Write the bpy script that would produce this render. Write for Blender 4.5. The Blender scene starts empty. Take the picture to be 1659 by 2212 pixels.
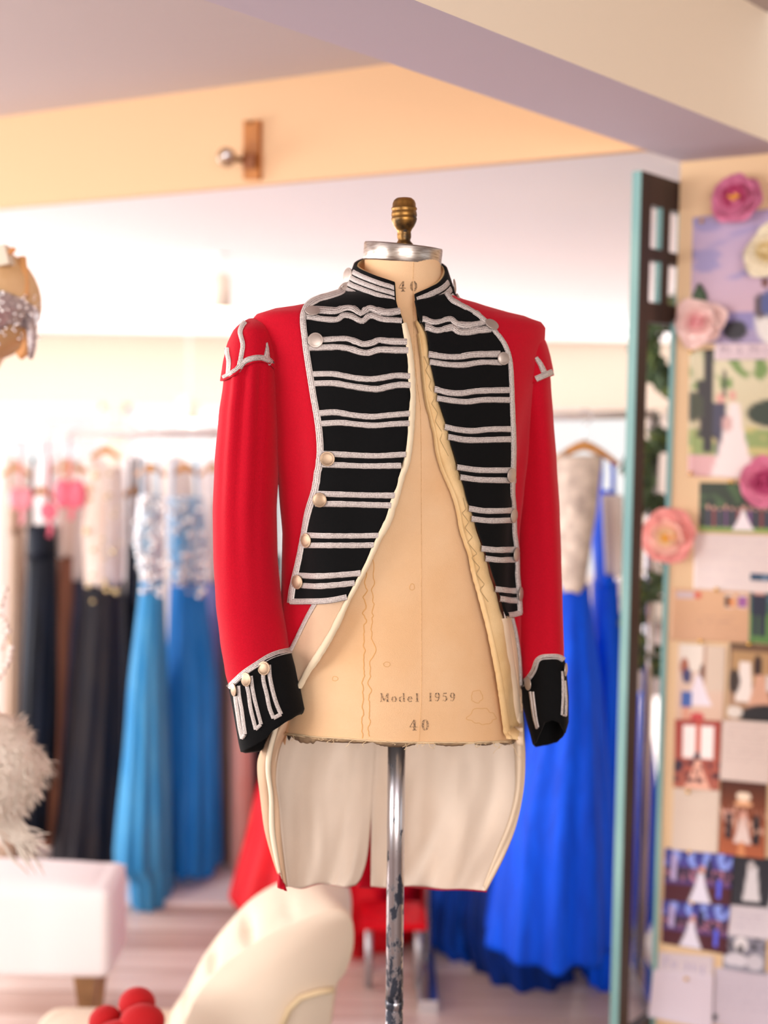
import bpy, bmesh, math, random
from mathutils import Vector as V, Matrix, noise
from mathutils.bvhtree import BVHTree
random.seed(7)
PI = math.pi
sc = bpy.context.scene
COL = sc.collection
# ------------------------------------------------------------------ camera
F = 2600.0; CX, CY = 829.5, 1106.0
PITCH = math.radians(4.53); ROLL = 0.011
CAM = V((0, 0, 1.5))
_f = V((0, math.cos(PITCH), -math.sin(PITCH)))
_r0 = V((1, 0, 0)); _u0 = V((0, math.sin(PITCH), math.cos(PITCH)))
_r = _r0*math.cos(ROLL) + _u0*math.sin(ROLL)
_u = _u0*math.cos(ROLL) - _r0*math.sin(ROLL)
cd = bpy.data.cameras.new('camera'); cam = bpy.data.objects.new('camera', cd); COL.objects.link(cam)
mw = Matrix.Identity(4)
for i in range(3):
    mw[i][0] = _r[i]; mw[i][1] = _u[i]; mw[i][2] = -_f[i]; mw[i][3] = CAM[i]
cam.matrix_world = mw
cd.sensor_fit = 'HORIZONTAL'; cd.sensor_width = 24.0; cd.lens = F/1659*24
cd.clip_start = 0.05; cd.clip_end = 100
cd.dof.use_dof = True; cd.dof.focus_distance = 1.60; cd.dof.aperture_fstop = 1.55
sc.camera = cam
# ------------------------------------------------------------------ view, world, lights
sc.view_settings.view_transform = 'Standard'; sc.view_settings.look = 'None'
sc.view_settings.gamma = 1.0; sc.view_settings.use_curve_mapping = False
sc.view_settings.exposure = 0.0
w = bpy.data.worlds.new('sky'); sc.world = w; w.use_nodes = True
bg = w.node_tree.nodes['Background']; bg.inputs[0].default_value = (1.0, 0.975, 0.965, 1); bg.inputs[1].default_value = 1.1
sc.cycles.max_bounces = 8; sc.cycles.diffuse_bounces = 5; sc.cycles.caustics_reflective = False; sc.cycles.caustics_refractive = False
sc.cycles.sample_clamp_indirect = 6
def area(name, loc, to, sx, sy, power, col=(1, 1, 1)):
    l = bpy.data.lights.new(name, 'AREA'); l.shape = 'RECTANGLE'; l.size = sx; l.size_y = sy; l.energy = power; l.color = col
    o = bpy.data.objects.new(name, l); COL.objects.link(o); o.location = loc
    o.rotation_euler = (V(to)-V(loc)).to_track_quat('-Z', 'Y').to_euler(); return o
area('added_left_key', (-2.9, 0.4, 1.75), (0.1, 1.8, 1.35), 2.2, 1.9, 100, (1, .96, .94))  # added key lamp, left side assumed; no shop window is modelled there
area('front_fill', (0.6, -2.4, 1.7), (0.1, 1.8, 1.35), 2.6, 1.7, 118, (1, .97, .96))  # added fill lamp behind the camera; the wall there has no window
area('back_fill_panel', (-0.5, 8.6, 1.0), (0, 3, 1.7), 9.0, 1.5, 260, (1, .98, .97))  # added glowing fill panel standing in view before the back wall windows
area('ceiling_fill', (-5.0, 4.6, 1.1), (0, 4.0, 2.0), 4.0, 1.8, 270, (1, .98, .97))  # added lamp, tilted up to brighten the back room ceiling
# ------------------------------------------------------------------ projection helpers
def ray(px, py):
    return _f + _r*((px-CX)/F) - _u*((py-CY)/F)
def U(px, py, Y):
    d = ray(px, py); return CAM + d*(Y/d.y)
def onz(px, py, z):
    d = ray(px, py); return CAM + d*((z-CAM.z)/d.z)
def onplane(px, py, p0, n):
    d = ray(px, py); return CAM + d*((p0-CAM).dot(n)/d.dot(n))
def proj(p):
    q = p-CAM; z = q.dot(_f)
    return CX+F*q.dot(_r)/z, CY-F*q.dot(_u)/z
# ------------------------------------------------------------------ colour and materials
def lin(h):
    if isinstance(h, str):
        h = tuple(int(h[i:i+2], 16)/255 for i in (0, 2, 4))
    return tuple((c/12.92 if c <= .04045 else ((c+.055)/1.055)**2.4) for c in h)
def M(name, hexc, rough=.8, var=0, vscale=8, bump=0, bscale=200, metal=0, sheen=0, col2=None, emis=0, spec=.5, stretch=None):
    m = bpy.data.materials.new(name); m.use_nodes = True; nt = m.node_tree; b = nt.nodes['Principled BSDF']
    c = lin(hexc); b.inputs['Base Color'].default_value = (*c, 1); b.inputs['Roughness'].default_value = rough
    b.inputs['Metallic'].default_value = metal; b.inputs['Specular IOR Level'].default_value = spec
    if sheen:
        b.inputs['Sheen Weight'].default_value = sheen; b.inputs['Sheen Roughness'].default_value = .4
        b.inputs['Sheen Tint'].default_value = (min(1, c[0]*1.2+.2), min(1, c[1]*1.2+.2), min(1, c[2]*1.2+.2), 1)
    if emis:
        b.inputs['Emission Color'].default_value = (*c, 1); b.inputs['Emission Strength'].default_value = emis
    tc = nt.nodes.new('ShaderNodeTexCoord'); src = tc.outputs['Object']
    if stretch:
        mp = nt.nodes.new('ShaderNodeMapping'); mp.inputs['Scale'].default_value = stretch
        nt.links.new(src, mp.inputs[0]); src = mp.outputs[0]
    if var or col2:
        n = nt.nodes.new('ShaderNodeTexNoise'); n.inputs['Scale'].default_value = vscale; n.inputs['Detail'].default_value = 5
        nt.links.new(src, n.inputs['Vector'])
        r = nt.nodes.new('ShaderNodeValToRGB'); nt.links.new(n.outputs['Fac'], r.inputs[0])
        c2 = lin(col2) if col2 else tuple(max(0, x*(1-var)) for x in c)
        r.color_ramp.elements[0].position = .35; r.color_ramp.elements[0].color = (*c2, 1)
        r.color_ramp.elements[1].position = .65; r.color_ramp.elements[1].color = (*c, 1)
        nt.links.new(r.outputs[0], b.inputs['Base Color'])
    if bump:
        n = nt.nodes.new('ShaderNodeTexNoise'); n.inputs['Scale'].default_value = bscale; n.inputs['Detail'].default_value = 3
        nt.links.new(src, n.inputs['Vector'])
        bp = nt.nodes.new('ShaderNodeBump'); bp.inputs['Strength'].default_value = bump; bp.inputs['Distance'].default_value = .002
        nt.links.new(n.outputs['Fac'], bp.inputs['Height']); nt.links.new(bp.outputs[0], b.inputs['Normal'])
    return m
def braid_mat():
    m = bpy.data.materials.new('silver_braid'); m.use_nodes = True; nt = m.node_tree; b = nt.nodes['Principled BSDF']
    uv = nt.nodes.new('ShaderNodeUVMap'); uv.uv_map = 'UVMap'
    sp = nt.nodes.new('ShaderNodeSeparateXYZ'); nt.links.new(uv.outputs[0], sp.inputs[0])
    def mth(op, a, bb):
        n = nt.nodes.new('ShaderNodeMath'); n.operation = op
        for i, v in enumerate((a, bb)):
            if isinstance(v, (int, float)): n.inputs[i].default_value = v
            elif v is not None: nt.links.new(v, n.inputs[i])
        return n.outputs[0]
    lines = mth('SINE', mth('MULTIPLY', sp.outputs[1], 2*PI*4.0), 0)
    st = mth('SINE', mth('MULTIPLY', sp.outputs[0], 2*PI*700), 0)
    h = mth('ADD', mth('MULTIPLY', lines, .5), mth('MULTIPLY', st, .1))
    nz = nt.nodes.new('ShaderNodeTexNoise'); nz.inputs['Scale'].default_value = 600
    tc = nt.nodes.new('ShaderNodeTexCoord'); nt.links.new(tc.outputs['Object'], nz.inputs[0])
    hh = mth('ADD', mth('MULTIPLY', h, .45), mth('ADD', nz.outputs['Fac'], .0))
    r = nt.nodes.new('ShaderNodeValToRGB'); nt.links.new(hh, r.inputs[0])
    r.color_ramp.elements[0].position = .22; r.color_ramp.elements[0].color = (*lin('8a7f7d'), 1)
    r.color_ramp.elements[1].position = .58; r.color_ramp.elements[1].color = (*lin('dcd1cb'), 1)
    nt.links.new(r.outputs[0], b.inputs['Base Color']); b.inputs['Roughness'].default_value = .55
    b.inputs['Metallic'].default_value = .15
    bp = nt.nodes.new('ShaderNodeBump'); bp.inputs['Strength'].default_value = .5; bp.inputs['Distance'].default_value = .0008
    nt.links.new(h, bp.inputs['Height']); nt.links.new(bp.outputs[0], b.inputs['Normal'])
    return m
def steel_mat():
    m = bpy.data.materials.new('worn_chrome'); m.use_nodes = True; nt = m.node_tree; b = nt.nodes['Principled BSDF']
    tc = nt.nodes.new('ShaderNodeTexCoord'); mp = nt.nodes.new('ShaderNodeMapping'); mp.inputs['Scale'].default_value = (1, 1, .45)
    nt.links.new(tc.outputs['Object'], mp.inputs[0])
    n = nt.nodes.new('ShaderNodeTexNoise'); n.inputs['Scale'].default_value = 70; n.inputs['Detail'].default_value = 8; n.inputs['Roughness'].default_value = .65
    n2 = nt.nodes.new('ShaderNodeTexNoise'); n2.inputs['Scale'].default_value = 9
    nt.links.new(mp.outputs[0], n.inputs[0]); nt.links.new(tc.outputs['Object'], n2.inputs[0])
    sp = nt.nodes.new('ShaderNodeSeparateXYZ'); nt.links.new(tc.outputs['Object'], sp.inputs[0])
    mr = nt.nodes.new('ShaderNodeMapRange'); mr.inputs[1].default_value = 1.12; mr.inputs[2].default_value = .62; mr.inputs[3].default_value = -.09; mr.inputs[4].default_value = .12
    nt.links.new(sp.outputs[2], mr.inputs[0])
    a = nt.nodes.new('ShaderNodeMath'); a.operation = 'ADD'; nt.links.new(n.outputs[0], a.inputs[0]); nt.links.new(mr.outputs[0], a.inputs[1])
    r = nt.nodes.new('ShaderNodeValToRGB'); nt.links.new(a.outputs[0], r.inputs[0])
    r.color_ramp.elements[0].position = .56; r.color_ramp.elements[0].color = (0, 0, 0, 1)
    r.color_ramp.elements[1].position = .62; r.color_ramp.elements[1].color = (1, 1, 1, 1)
    mx = nt.nodes.new('ShaderNodeMix'); mx.data_type = 'RGBA'; nt.links.new(r.outputs[0], mx.inputs[0])
    mx.inputs[6].default_value = (*lin('c9c6cb'), 1); mx.inputs[7].default_value = (*lin('3a3f4b'), 1)
    nt.links.new(mx.outputs[2], b.inputs['Base Color'])
    s = nt.nodes.new('ShaderNodeMath'); s.operation = 'MULTIPLY_ADD'; nt.links.new(r.outputs[0], s.inputs[0]); s.inputs[1].default_value = -.6; s.inputs[2].default_value = .95
    nt.links.new(s.outputs[0], b.inputs['Metallic']); b.inputs['Roughness'].default_value = .28
    return m
def glass_mat(name, tint=(1, 1, 1)):
    m = bpy.data.materials.new(name); m.use_nodes = True; nt = m.node_tree; nt.nodes.clear()
    o = nt.nodes.new('ShaderNodeOutputMaterial'); t = nt.nodes.new('ShaderNodeBsdfTransparent'); g = nt.nodes.new('ShaderNodeBsdfGlossy')
    t.inputs[0].default_value = (*tint, 1); g.inputs['Roughness'].default_value = .03
    mx = nt.nodes.new('ShaderNodeMixShader'); mx.inputs[0].default_value = .05
    nt.links.new(t.outputs[0], mx.inputs[1]); nt.links.new(g.outputs[0], mx.inputs[2]); nt.links.new(mx.outputs[0], o.inputs[0]); return m
def print_mat():
    m = bpy.data.materials.new('photo_print'); m.use_nodes = True; nt = m.node_tree; b = nt.nodes['Principled BSDF']
    a = nt.nodes.new('ShaderNodeVertexColor'); a.layer_name = 'Col'; nt.links.new(a.outputs[0], b.inputs['Base Color'])
    b.inputs['Roughness'].default_value = .45; return m
RED = M('red_wool', 'c40122', .85, var=.12, vscale=500, bump=.35, bscale=1200, sheen=.4, spec=.2)
BLACK = M('black_velvet', '0b0b0c', .9, bump=.2, bscale=900, sheen=.12, spec=.15)
BRAID = braid_mat()
CANVAS = M('canvas_cover', 'eec9a0', .85, col2='e6ba8c', vscale=7, bump=.3, bscale=700, spec=.2)
LINING = M('cream_lining', 'fae8d6', .6, var=.06, vscale=12, bump=.1, bscale=300, spec=.3)
FACING = M('ivory_facing', 'e8c795', .8, col2='dcb781', vscale=20, bump=.3, bscale=500, spec=.2)
BUFF = M('buff_wool', 'd9b798', .9, var=.07, vscale=20, bump=.3, bscale=900, spec=.2, sheen=.1)
PEWTER = M('pewter_button', 'bfb0a6', .42, metal=.6, var=.12, vscale=60)
PEWTERW = M('brassy_button', 'bb9f84', .42, metal=.6, var=.2, vscale=80)
STEEL = steel_mat()
ALU = M('brushed_aluminium', 'c9c1ba', .3, metal=.9, col2='9c8f86', vscale=60, stretch=(1, 1, 8))
BRASS = M('antique_brass', 'a87a3c', .38, metal=.85, col2='4c3c2a', vscale=45)
INK = M('stencil_ink', '4d4038', .9, col2='cfa67c', vscale=520)
STAIN = M('water_stain_edge', 'dda667', .9)
SEAM = M('seam_thread', 'd2a574', .9, col2='e8be8c', vscale=300)
FAINT = M('faint_stain', 'dcab74', .9)
PAPER2 = M('torn_backing_paper', 'a88a68', .95, col2='7c6650', vscale=60)
THREAD = M('pale_thread', 'e5c9a0', .9)
DARKIN = M('dark_cardboard', '3b3028', .95)
CEIL = M('ceiling_paint', 'c2b9ba', .9, spec=.2)
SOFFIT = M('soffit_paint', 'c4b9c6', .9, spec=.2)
PEACH = M('peach_paint', 'e4bf98', .9, spec=.2)
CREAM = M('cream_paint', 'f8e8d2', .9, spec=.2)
WHITE = M('white_paint', 'f6f2f4', .9, spec=.2)
TEAL = M('teal_paint', '6f9fa0', .6, col2='8ab3ad', vscale=14, stretch=(1, 1, .2))
BROWN = M('dark_wood', '4a352c', .6, col2='2f221e', vscale=20, stretch=(1, 1, .1))
GLASS = glass_mat('clear_glass')
WOOD = M('hanger_wood', 'd79a55', .5, col2='c58543', vscale=30)
CHROME = M('chrome', 'd5d3d6', .15, metal=1)
PLANKS = [M('floor_board_%d' % i, h, .28, col2=h2, vscale=7, stretch=(.25, 3, 1), spec=.6) for i, (h, h2) in enumerate([('e2cdc2', 'cfb5a8'), ('ecdacf', 'dcc6ba'), ('d4bbae', 'c3a699')])]
PRINT = print_mat()
PAPER = M('white_card', 'e3d9dc', .8, spec=.2)
# ------------------------------------------------------------------ object helpers
def tag(o, label, cat, group=None, kind=None):
    if label: o['label'] = label
    if cat: o['category'] = cat
    if group: o['group'] = group
    if kind: o['kind'] = kind
    return o
def thing(name, loc, label, cat, group=None):
    o = bpy.data.objects.new(name, None); COL.objects.link(o); o.location = loc; o.empty_display_size = .05
    return tag(o, label, cat, group)
def rootloc(p):
    while p.parent: p = p.parent
    return V(p.location)
def mesh(name, verts, faces, mat, parent=None, uv=None, smooth=True, kind=None, thick=0, recalc=True, mats=None, fm=None):
    verts = [V(v) for v in verts]
    if parent is not None: o0 = rootloc(parent)
    else:
        o0 = V(((min(v.x for v in verts)+max(v.x for v in verts))/2, (min(v.y for v in verts)+max(v.y for v in verts))/2, min(v.z for v in verts)))
    me = bpy.data.meshes.new(name); me.from_pydata([v-o0 for v in verts], [], faces)
    if uv:
        l = me.uv_layers.new(name='UVMap')
        for p in me.polygons:
            for li in p.loop_indices: l.data[li].uv = uv[me.loops[li].vertex_index]
    for m in (mats or [mat]): me.materials.append(m)
    if fm:
        for p, k in zip(me.polygons, fm): p.material_index = k
    if smooth:
        for p in me.polygons: p.use_smooth = True
    if recalc:
        bm = bmesh.new(); bm.from_mesh(me); bmesh.ops.recalc_face_normals(bm, faces=bm.faces); bm.to_mesh(me); bm.free()
    o = bpy.data.objects.new(name, me); COL.objects.link(o)
    if parent is not None: o.parent = parent
    else: o.location = o0
    if kind: o['kind'] = kind
    if thick:
        md = o.modifiers.new('thickness', 'SOLIDIFY'); md.thickness = thick; md.offset = 0
    return o
class MB:
    def __init__(s): s.v = []; s.f = []
    def add(s, vs, fs):
        n = len(s.v); s.v += [V(v) for v in vs]; s.f += [tuple(i+n for i in f) for f in fs]; return s
    def box(s, c, ax, ay, az):
        c, ax, ay, az = V(c), V(ax)/2, V(ay)/2, V(az)/2
        vs = [c+ax*i+ay*j+az*k for k in (-1, 1) for j in (-1, 1) for i in (-1, 1)]
        return s.add(vs, [(0, 2, 3, 1), (4, 5, 7, 6), (0, 1, 5, 4), (2, 6, 7, 3), (0, 4, 6, 2), (1, 3, 7, 5)])
    def prism(s, pts, z0, z1):
        n = len(pts); vs = [V((p[0], p[1], z0)) for p in pts]+[V((p[0], p[1], z1)) for p in pts]
        return s.add(vs, [tuple(range(n))[::-1], tuple(range(n, 2*n))]+[(i, (i+1) % n, n+(i+1) % n, n+i) for i in range(n)])
    def rings(s, rings, cap0=True, cap1=True):
        n = len(rings[0]); vs = [p for r in rings for p in r]; fs = []
        for i in range(len(rings)-1):
            for j in range(n):
                fs.append((i*n+j, i*n+(j+1) % n, (i+1)*n+(j+1) % n, (i+1)*n+j))
        if cap0: fs.append(tuple(range(n))[::-1])
        if cap1: fs.append(tuple(range((len(rings)-1)*n, len(rings)*n)))
        return s.add(vs, fs)
    def tube(s, path, r, n=10):
        path = [V(p) for p in path]; rr = []
        prev = None
        for i, p in enumerate(path):
            t = (path[min(i+1, len(path)-1)]-path[max(i-1, 0)]).normalized()
            if prev is None:
                a = t.orthogonal().normalized()
            else:
                a = (prev - t*prev.dot(t)).normalized()
            prev = a; b = t.cross(a); q = r[i] if isinstance(r, (list, tuple)) else r
            rr.append([p+a*q*math.cos(2*PI*k/n)+b*q*math.sin(2*PI*k/n) for k in range(n)])
        return s.rings(rr)
    def lathe(s, base, axis, prof, n=28):
        base, axis = V(base), V(axis).normalized(); a = axis.orthogonal().normalized(); b = axis.cross(a)
        return s.rings([[base+axis*h+(a*math.cos(2*PI*k/n)+b*math.sin(2*PI*k/n))*max(r, 1e-5) for k in range(n)] for r, h in prof])
    def sphere(s, c, r, n=10, sc3=(1, 1, 1)):
        c = V(c); rr = []
        m = max(4, n//2)
        for i in range(m+1):
            a = PI*i/m
            rr.append([c+V((max(math.sin(a), .001)*math.cos(2*PI*k/n)*r*sc3[0], max(math.sin(a), .001)*math.sin(2*PI*k/n)*r*sc3[1], math.cos(a)*r*sc3[2])) for k in range(n)])
        return s.rings(rr)
    def build(s, name, mat, parent=None, **k): return mesh(name, s.v, s.f, mat, parent, **k)
def grid(name, P, mat, parent=None, closed=False, uv=True, **k):
    nr, nc = len(P), len(P[0]); vs = [p for r in P for p in r]; fs = []
    for i in range(nr-1):
        for j in range(nc if closed else nc-1):
            fs.append((i*nc+j, i*nc+(j+1) % nc, (i+1)*nc+(j+1) % nc, (i+1)*nc+j))
    uvs = [(j/(nc-1), i/(nr-1)) for i in range(nr) for j in range(nc)] if uv else None
    return mesh(name, vs, fs, mat, parent, uv=uvs, **k)
def lerp(a, b, t): return a+(b-a)*t
def tab(rows, y):
    if y <= rows[0][0]: return rows[0][1:]
    for r0, r1 in zip(rows, rows[1:]):
        if y <= r1[0]:
            t = (y-r0[0])/(r1[0]-r0[0]); t2 = t*t*(3-2*t)*.4+t*.6
            return tuple(lerp(a, b, t2) for a, b in zip(r0[1:], r1[1:]))
    return rows[-1][1:]
def resample(pts, step=None, n=None, smooth=True):
    P = [V((p[0], p[1], 0)) for p in pts]; out = []
    if smooth and len(P) > 2:
        for i in range(len(P)-1):
            p0 = P[i-1] if i else P[0]*2-P[1]; p1, p2 = P[i], P[i+1]; p3 = P[i+2] if i+2 < len(P) else P[-1]*2-P[-2]
            for k in range(8):
                t = k/8; out.append(.5*((2*p1)+(p2-p0)*t+(2*p0-5*p1+4*p2-p3)*t*t+(3*p1-p0-3*p2+p3)*t**3))
        out.append(P[-1])
    else: out = P
    L = [0]
    for a, b in zip(out, out[1:]): L.append(L[-1]+(b-a).length)
    if n is None: n = max(2, int(L[-1]/step)+1)
    res = []; j = 0
    for k in range(n):
        d = L[-1]*k/(n-1)
        while j < len(L)-2 and L[j+1] < d: j += 1
        s = (d-L[j])/max(1e-9, L[j+1]-L[j]); q = out[j].lerp(out[j+1], min(1, s)); res.append((q.x, q.y))
    return res
def make_surf(bvh, cx):
    def s(px, py, off=0.0):
        x = px
        for k in range(60):
            d = ray(x, py).normalized(); h, n, i, dist = bvh.ray_cast(CAM, d)
            if h is not None:
                if n.dot(d) > 0: n = -n
                if k == 0: return h+n*off
                return U(px, py, h.y+abs(px-x)*.0004)+n*off
            x += 3 if x < cx else -3
        return U(px, py, 1.7)
    def nrm(px, py):
        x = px
        for k in range(60):
            d = ray(x, py).normalized(); h, n, i, dist = bvh.ray_cast(CAM, d)
            if h is not None: return (n if n.dot(d) < 0 else -n)
            x += 3 if x < cx else -3
        return V((0, -1, 0))
    s.nrm = nrm
    return s
def bvh_of(o):
    me = o.data; loc = rootloc(o)
    return BVHTree.FromPolygons([v.co+loc for v in me.vertices], [tuple(p.vertices) for p in me.polygons])
def ribbon(name, pts, w, surf, off, mat, parent, rise=.0012, smooth=True, step=4, wig=0, round_=False, label=None):
    c = resample(pts, step, smooth=smooth); n = len(c); rows = []; uvs = []; L = 0
    prof = [(-.5, -.6), (-.42, .8), (0, 1), (.42, .8), (.5, -.6)]
    if round_: prof = [(-.5, -.5), (-.4, .4), (-.2, .85), (0, 1), (.2, .85), (.4, .4), (.5, -.5)]
    for i, (x, y) in enumerate(c):
        a = c[max(0, i-1)]; b = c[min(n-1, i+1)]; tx, ty = b[0]-a[0], b[1]-a[1]; l = math.hypot(tx, ty) or 1; nx, ny = -ty/l, tx/l
        ww = w(i/(n-1)) if callable(w) else w
        if wig: ww *= 1+wig*noise.noise(V((i*.35, x*.01, 0)))
        if i: L += math.hypot(x-c[i-1][0], y-c[i-1][1])/1550
        row = []
        for s, h in prof:
            row.append(surf(x+nx*ww*s, y+ny*ww*s, off+rise*h)); uvs.append((L, s+.5))
        rows.append(row)
    nr, nc = len(rows), len(prof); fs = [(i*nc+j, i*nc+j+1, (i+1)*nc+j+1, (i+1)*nc+j) for i in range(nr-1) for j in range(nc-1)]
    o = mesh(name, [p for r in rows for p in r], fs, mat, parent, uv=uvs)
    if label: o['label'] = label
    return o
def sheet(name, Lp, Rp, surf, off, mat, parent, nr=60, nc=16, bulge=0, thick=.0025, wav=0, jag=0):
    A = resample(Lp, n=nr); B = resample(Rp, n=nr); P = []
    for i in range(nr):
        row = []
        for j in range(nc):
            s = j/(nc-1); x = lerp(A[i][0], B[i][0], s); y = lerp(A[i][1], B[i][1], s)
            o = off+bulge*math.sin(PI*s)+wav*noise.noise(V((x*.012, y*.03, 3)))
            row.append(surf(x, y, o))
        P.append(row)
    return grid(name, P, mat, parent, thick=thick)
def button(px, py, r, pos, nrm, parent, mat):
    n = V(nrm).normalized(); k = r/1560
    b = MB().lathe(pos, n, [(k*.2, -.0012), (k*.93, -.001), (k, -.0002), (k*.985, .0006), (k*.93, .0009), (k*.9, .0008), (k*.8, .0013), (k*.5, .0019), (k*.1, .0021)], 24)
    return b.build('button', mat, parent)
# ================================================================== STRUCTURE
SZ = 2.07; CZ = 2.32
A0, A1 = onz(440, 0, SZ), onz(1470, 350, SZ); B0, B1 = onz(895, 0, SZ), onz(1659, 305, SZ)
dA = (A1-A0).normalized(); dB = (B1-B0).normalized()
F0, F1 = onz(0, 450, SZ), onz(1375, 325, SZ); dF = (F1-F0).normalized()
W0, W1 = onz(1470, 350, SZ), onz(1659, 332, SZ); dW = (W1-W0).normalized(); nW = V((dW.y, -dW.x, 0)).normalized()
if nW.y > 0: nW = -nW
fs_ = F0-dF*3; up = V((0, 0, 1))
nf = V((-dF.y, dF.x, 0)); nf = nf if nf.y > 0 else -nf
MB().prism([(-6, -3), (6, -3), (6, 6), tuple((F1+dF*2).xy), tuple(fs_.xy), (-6, 3)], CZ, CZ+.1).build('ceiling', CEIL, kind='structure', smooth=False)
# near beam with lavender underside and cream front
p = [A0-dA*2.5, A1+dA*.3, B1+dB*1.2, B0-dB*2.5]
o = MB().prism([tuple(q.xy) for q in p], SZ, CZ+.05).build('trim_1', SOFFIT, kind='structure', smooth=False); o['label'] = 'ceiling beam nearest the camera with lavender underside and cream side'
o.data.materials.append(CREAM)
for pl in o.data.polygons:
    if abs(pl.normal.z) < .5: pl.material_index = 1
# far beam, peach face and lower white ceiling of the back room
p = [fs_, F1+dF*.2, F1+dF*.2+nf*.03, fs_+nf*.03]
MB().prism([tuple(q.xy) for q in p], SZ+.002, CZ+.08).build('trim_2', PEACH, kind='structure', smooth=False)['label'] = 'peach painted drop beam across the back room opening'
MB().prism([tuple((fs_+nf*.03).xy), tuple((F1+nf*.03).xy), tuple((A1+dA*.02).xy), (6, A1.y+.5), (6, 9.2), (-8, 9.2), (-8, 4)], SZ+.006, SZ+.1).build('ceiling', WHITE, kind='structure', smooth=False)
# back wall with a row of windows
YB = 9.0
b = MB(); b.box((0, YB, 1.83), (14, 0, 0), (0, .15, 0), (0, 0, .53)); b.box((0, YB, .15), (14, 0, 0), (0, .15, 0), (0, 0, .3))
for i in range(7): b.box((-6+i*2.0, YB, .93), (.14, 0, 0), (0, .15, 0), (0, 0, 1.27))
b.build('wall_back', M('back_wall_paint', 'f0e2cf', .9), kind='structure', smooth=False)
for i in range(6):
    wn = MB().box((-5+i*2, YB, .93), (1.86, 0, 0), (0, .01, 0), (0, 0, 1.27)).build('window_%d' % (i+1), GLASS, kind='structure', smooth=False)
    fr = MB()
    for sx in (-.91, 0, .91): fr.box((-5+i*2+sx, YB-.03, .93), (.05, 0, 0), (0, .05, 0), (0, 0, 1.27))
    for sz in (.32, 1.545): fr.box((-5+i*2, YB-.03, sz), (1.86, 0, 0), (0, .05, 0), (0, 0, .05))
    fr.build('window_frame', WHITE, wn, smooth=False)
MB().box((6, 5.2, 1.05), (.1, 0, 0), (0, 8, 0), (0, 0, 2.1)).build('wall_right', WHITE, kind='structure', smooth=False)
MB().box((0, -3.0, 1.16), (12, 0, 0), (0, .1, 0), (0, 0, 2.32)).build('wall_front', CREAM, kind='structure', smooth=False)
# floor and boards
fl = MB().box((0, 3.5, -.03), (16, 0, 0), (0, 13, 0), (0, 0, .04)).build('floor', M('subfloor', '6d554c', .8), kind='structure', smooth=False)
bl = [(0, 1), (1, 0)]
bw = .125; pm = []
for m in PLANKS:
    me = bpy.data.meshes.new('floor_board'); bm = bmesh.new(); bmesh.ops.create_cube(bm, size=1)
    for v in bm.verts: v.co = V((v.co.x*1.795, v.co.y*(bw-.004), v.co.z*.012+.006))
    bmesh.ops.bevel(bm, geom=[e for e in bm.edges if e.calc_length() > .1 and e.verts[0].co.z > .01 and e.verts[1].co.z > .01], offset=.003, segments=1)
    bm.to_mesh(me); bm.free(); me.materials.append(m); pm.append(me)
ang = math.radians(-8); k = 0
for r in range(34):
    for c in range(5):
        x = -4.2+c*1.8+(r*.67 % 1.8); y = 2.2+r*bw
        if k >= 290: break
        o = bpy.data.objects.new('floor_board', pm[(r*7+c*3+k) % 3]); COL.objects.link(o); o.parent = fl
        p = V((x, y, -.006)); o.location = p-V(fl.location); k += 1
# photo wall
wl = MB()
w0 = W0+dW*.0; w1 = W0+dW*2.4
wl.prism([tuple(w0.xy), tuple(w1.xy), tuple((w1-nW*.022).xy), tuple((w0-nW*.022).xy)], 0, SZ)
PW = wl.build('wall_right', M('photo_wall_paint', 'e8c8a0', .9, spec=.2), kind='structure', smooth=False)
def onW(px, py, off=0): return onplane(px, py, W0+nW*off, nW)
e0 = W0+nW*.002-dW*.004
MB().box(e0-nW*.013+V((0, 0, (.0+1.72)/2-e0.z)), dW*.012, nW*.03, (0, 0, 1.72)).build('trim_3', TEAL, kind='structure', smooth=False)['label'] = 'thin teal edge strip on the photo wall'
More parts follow.
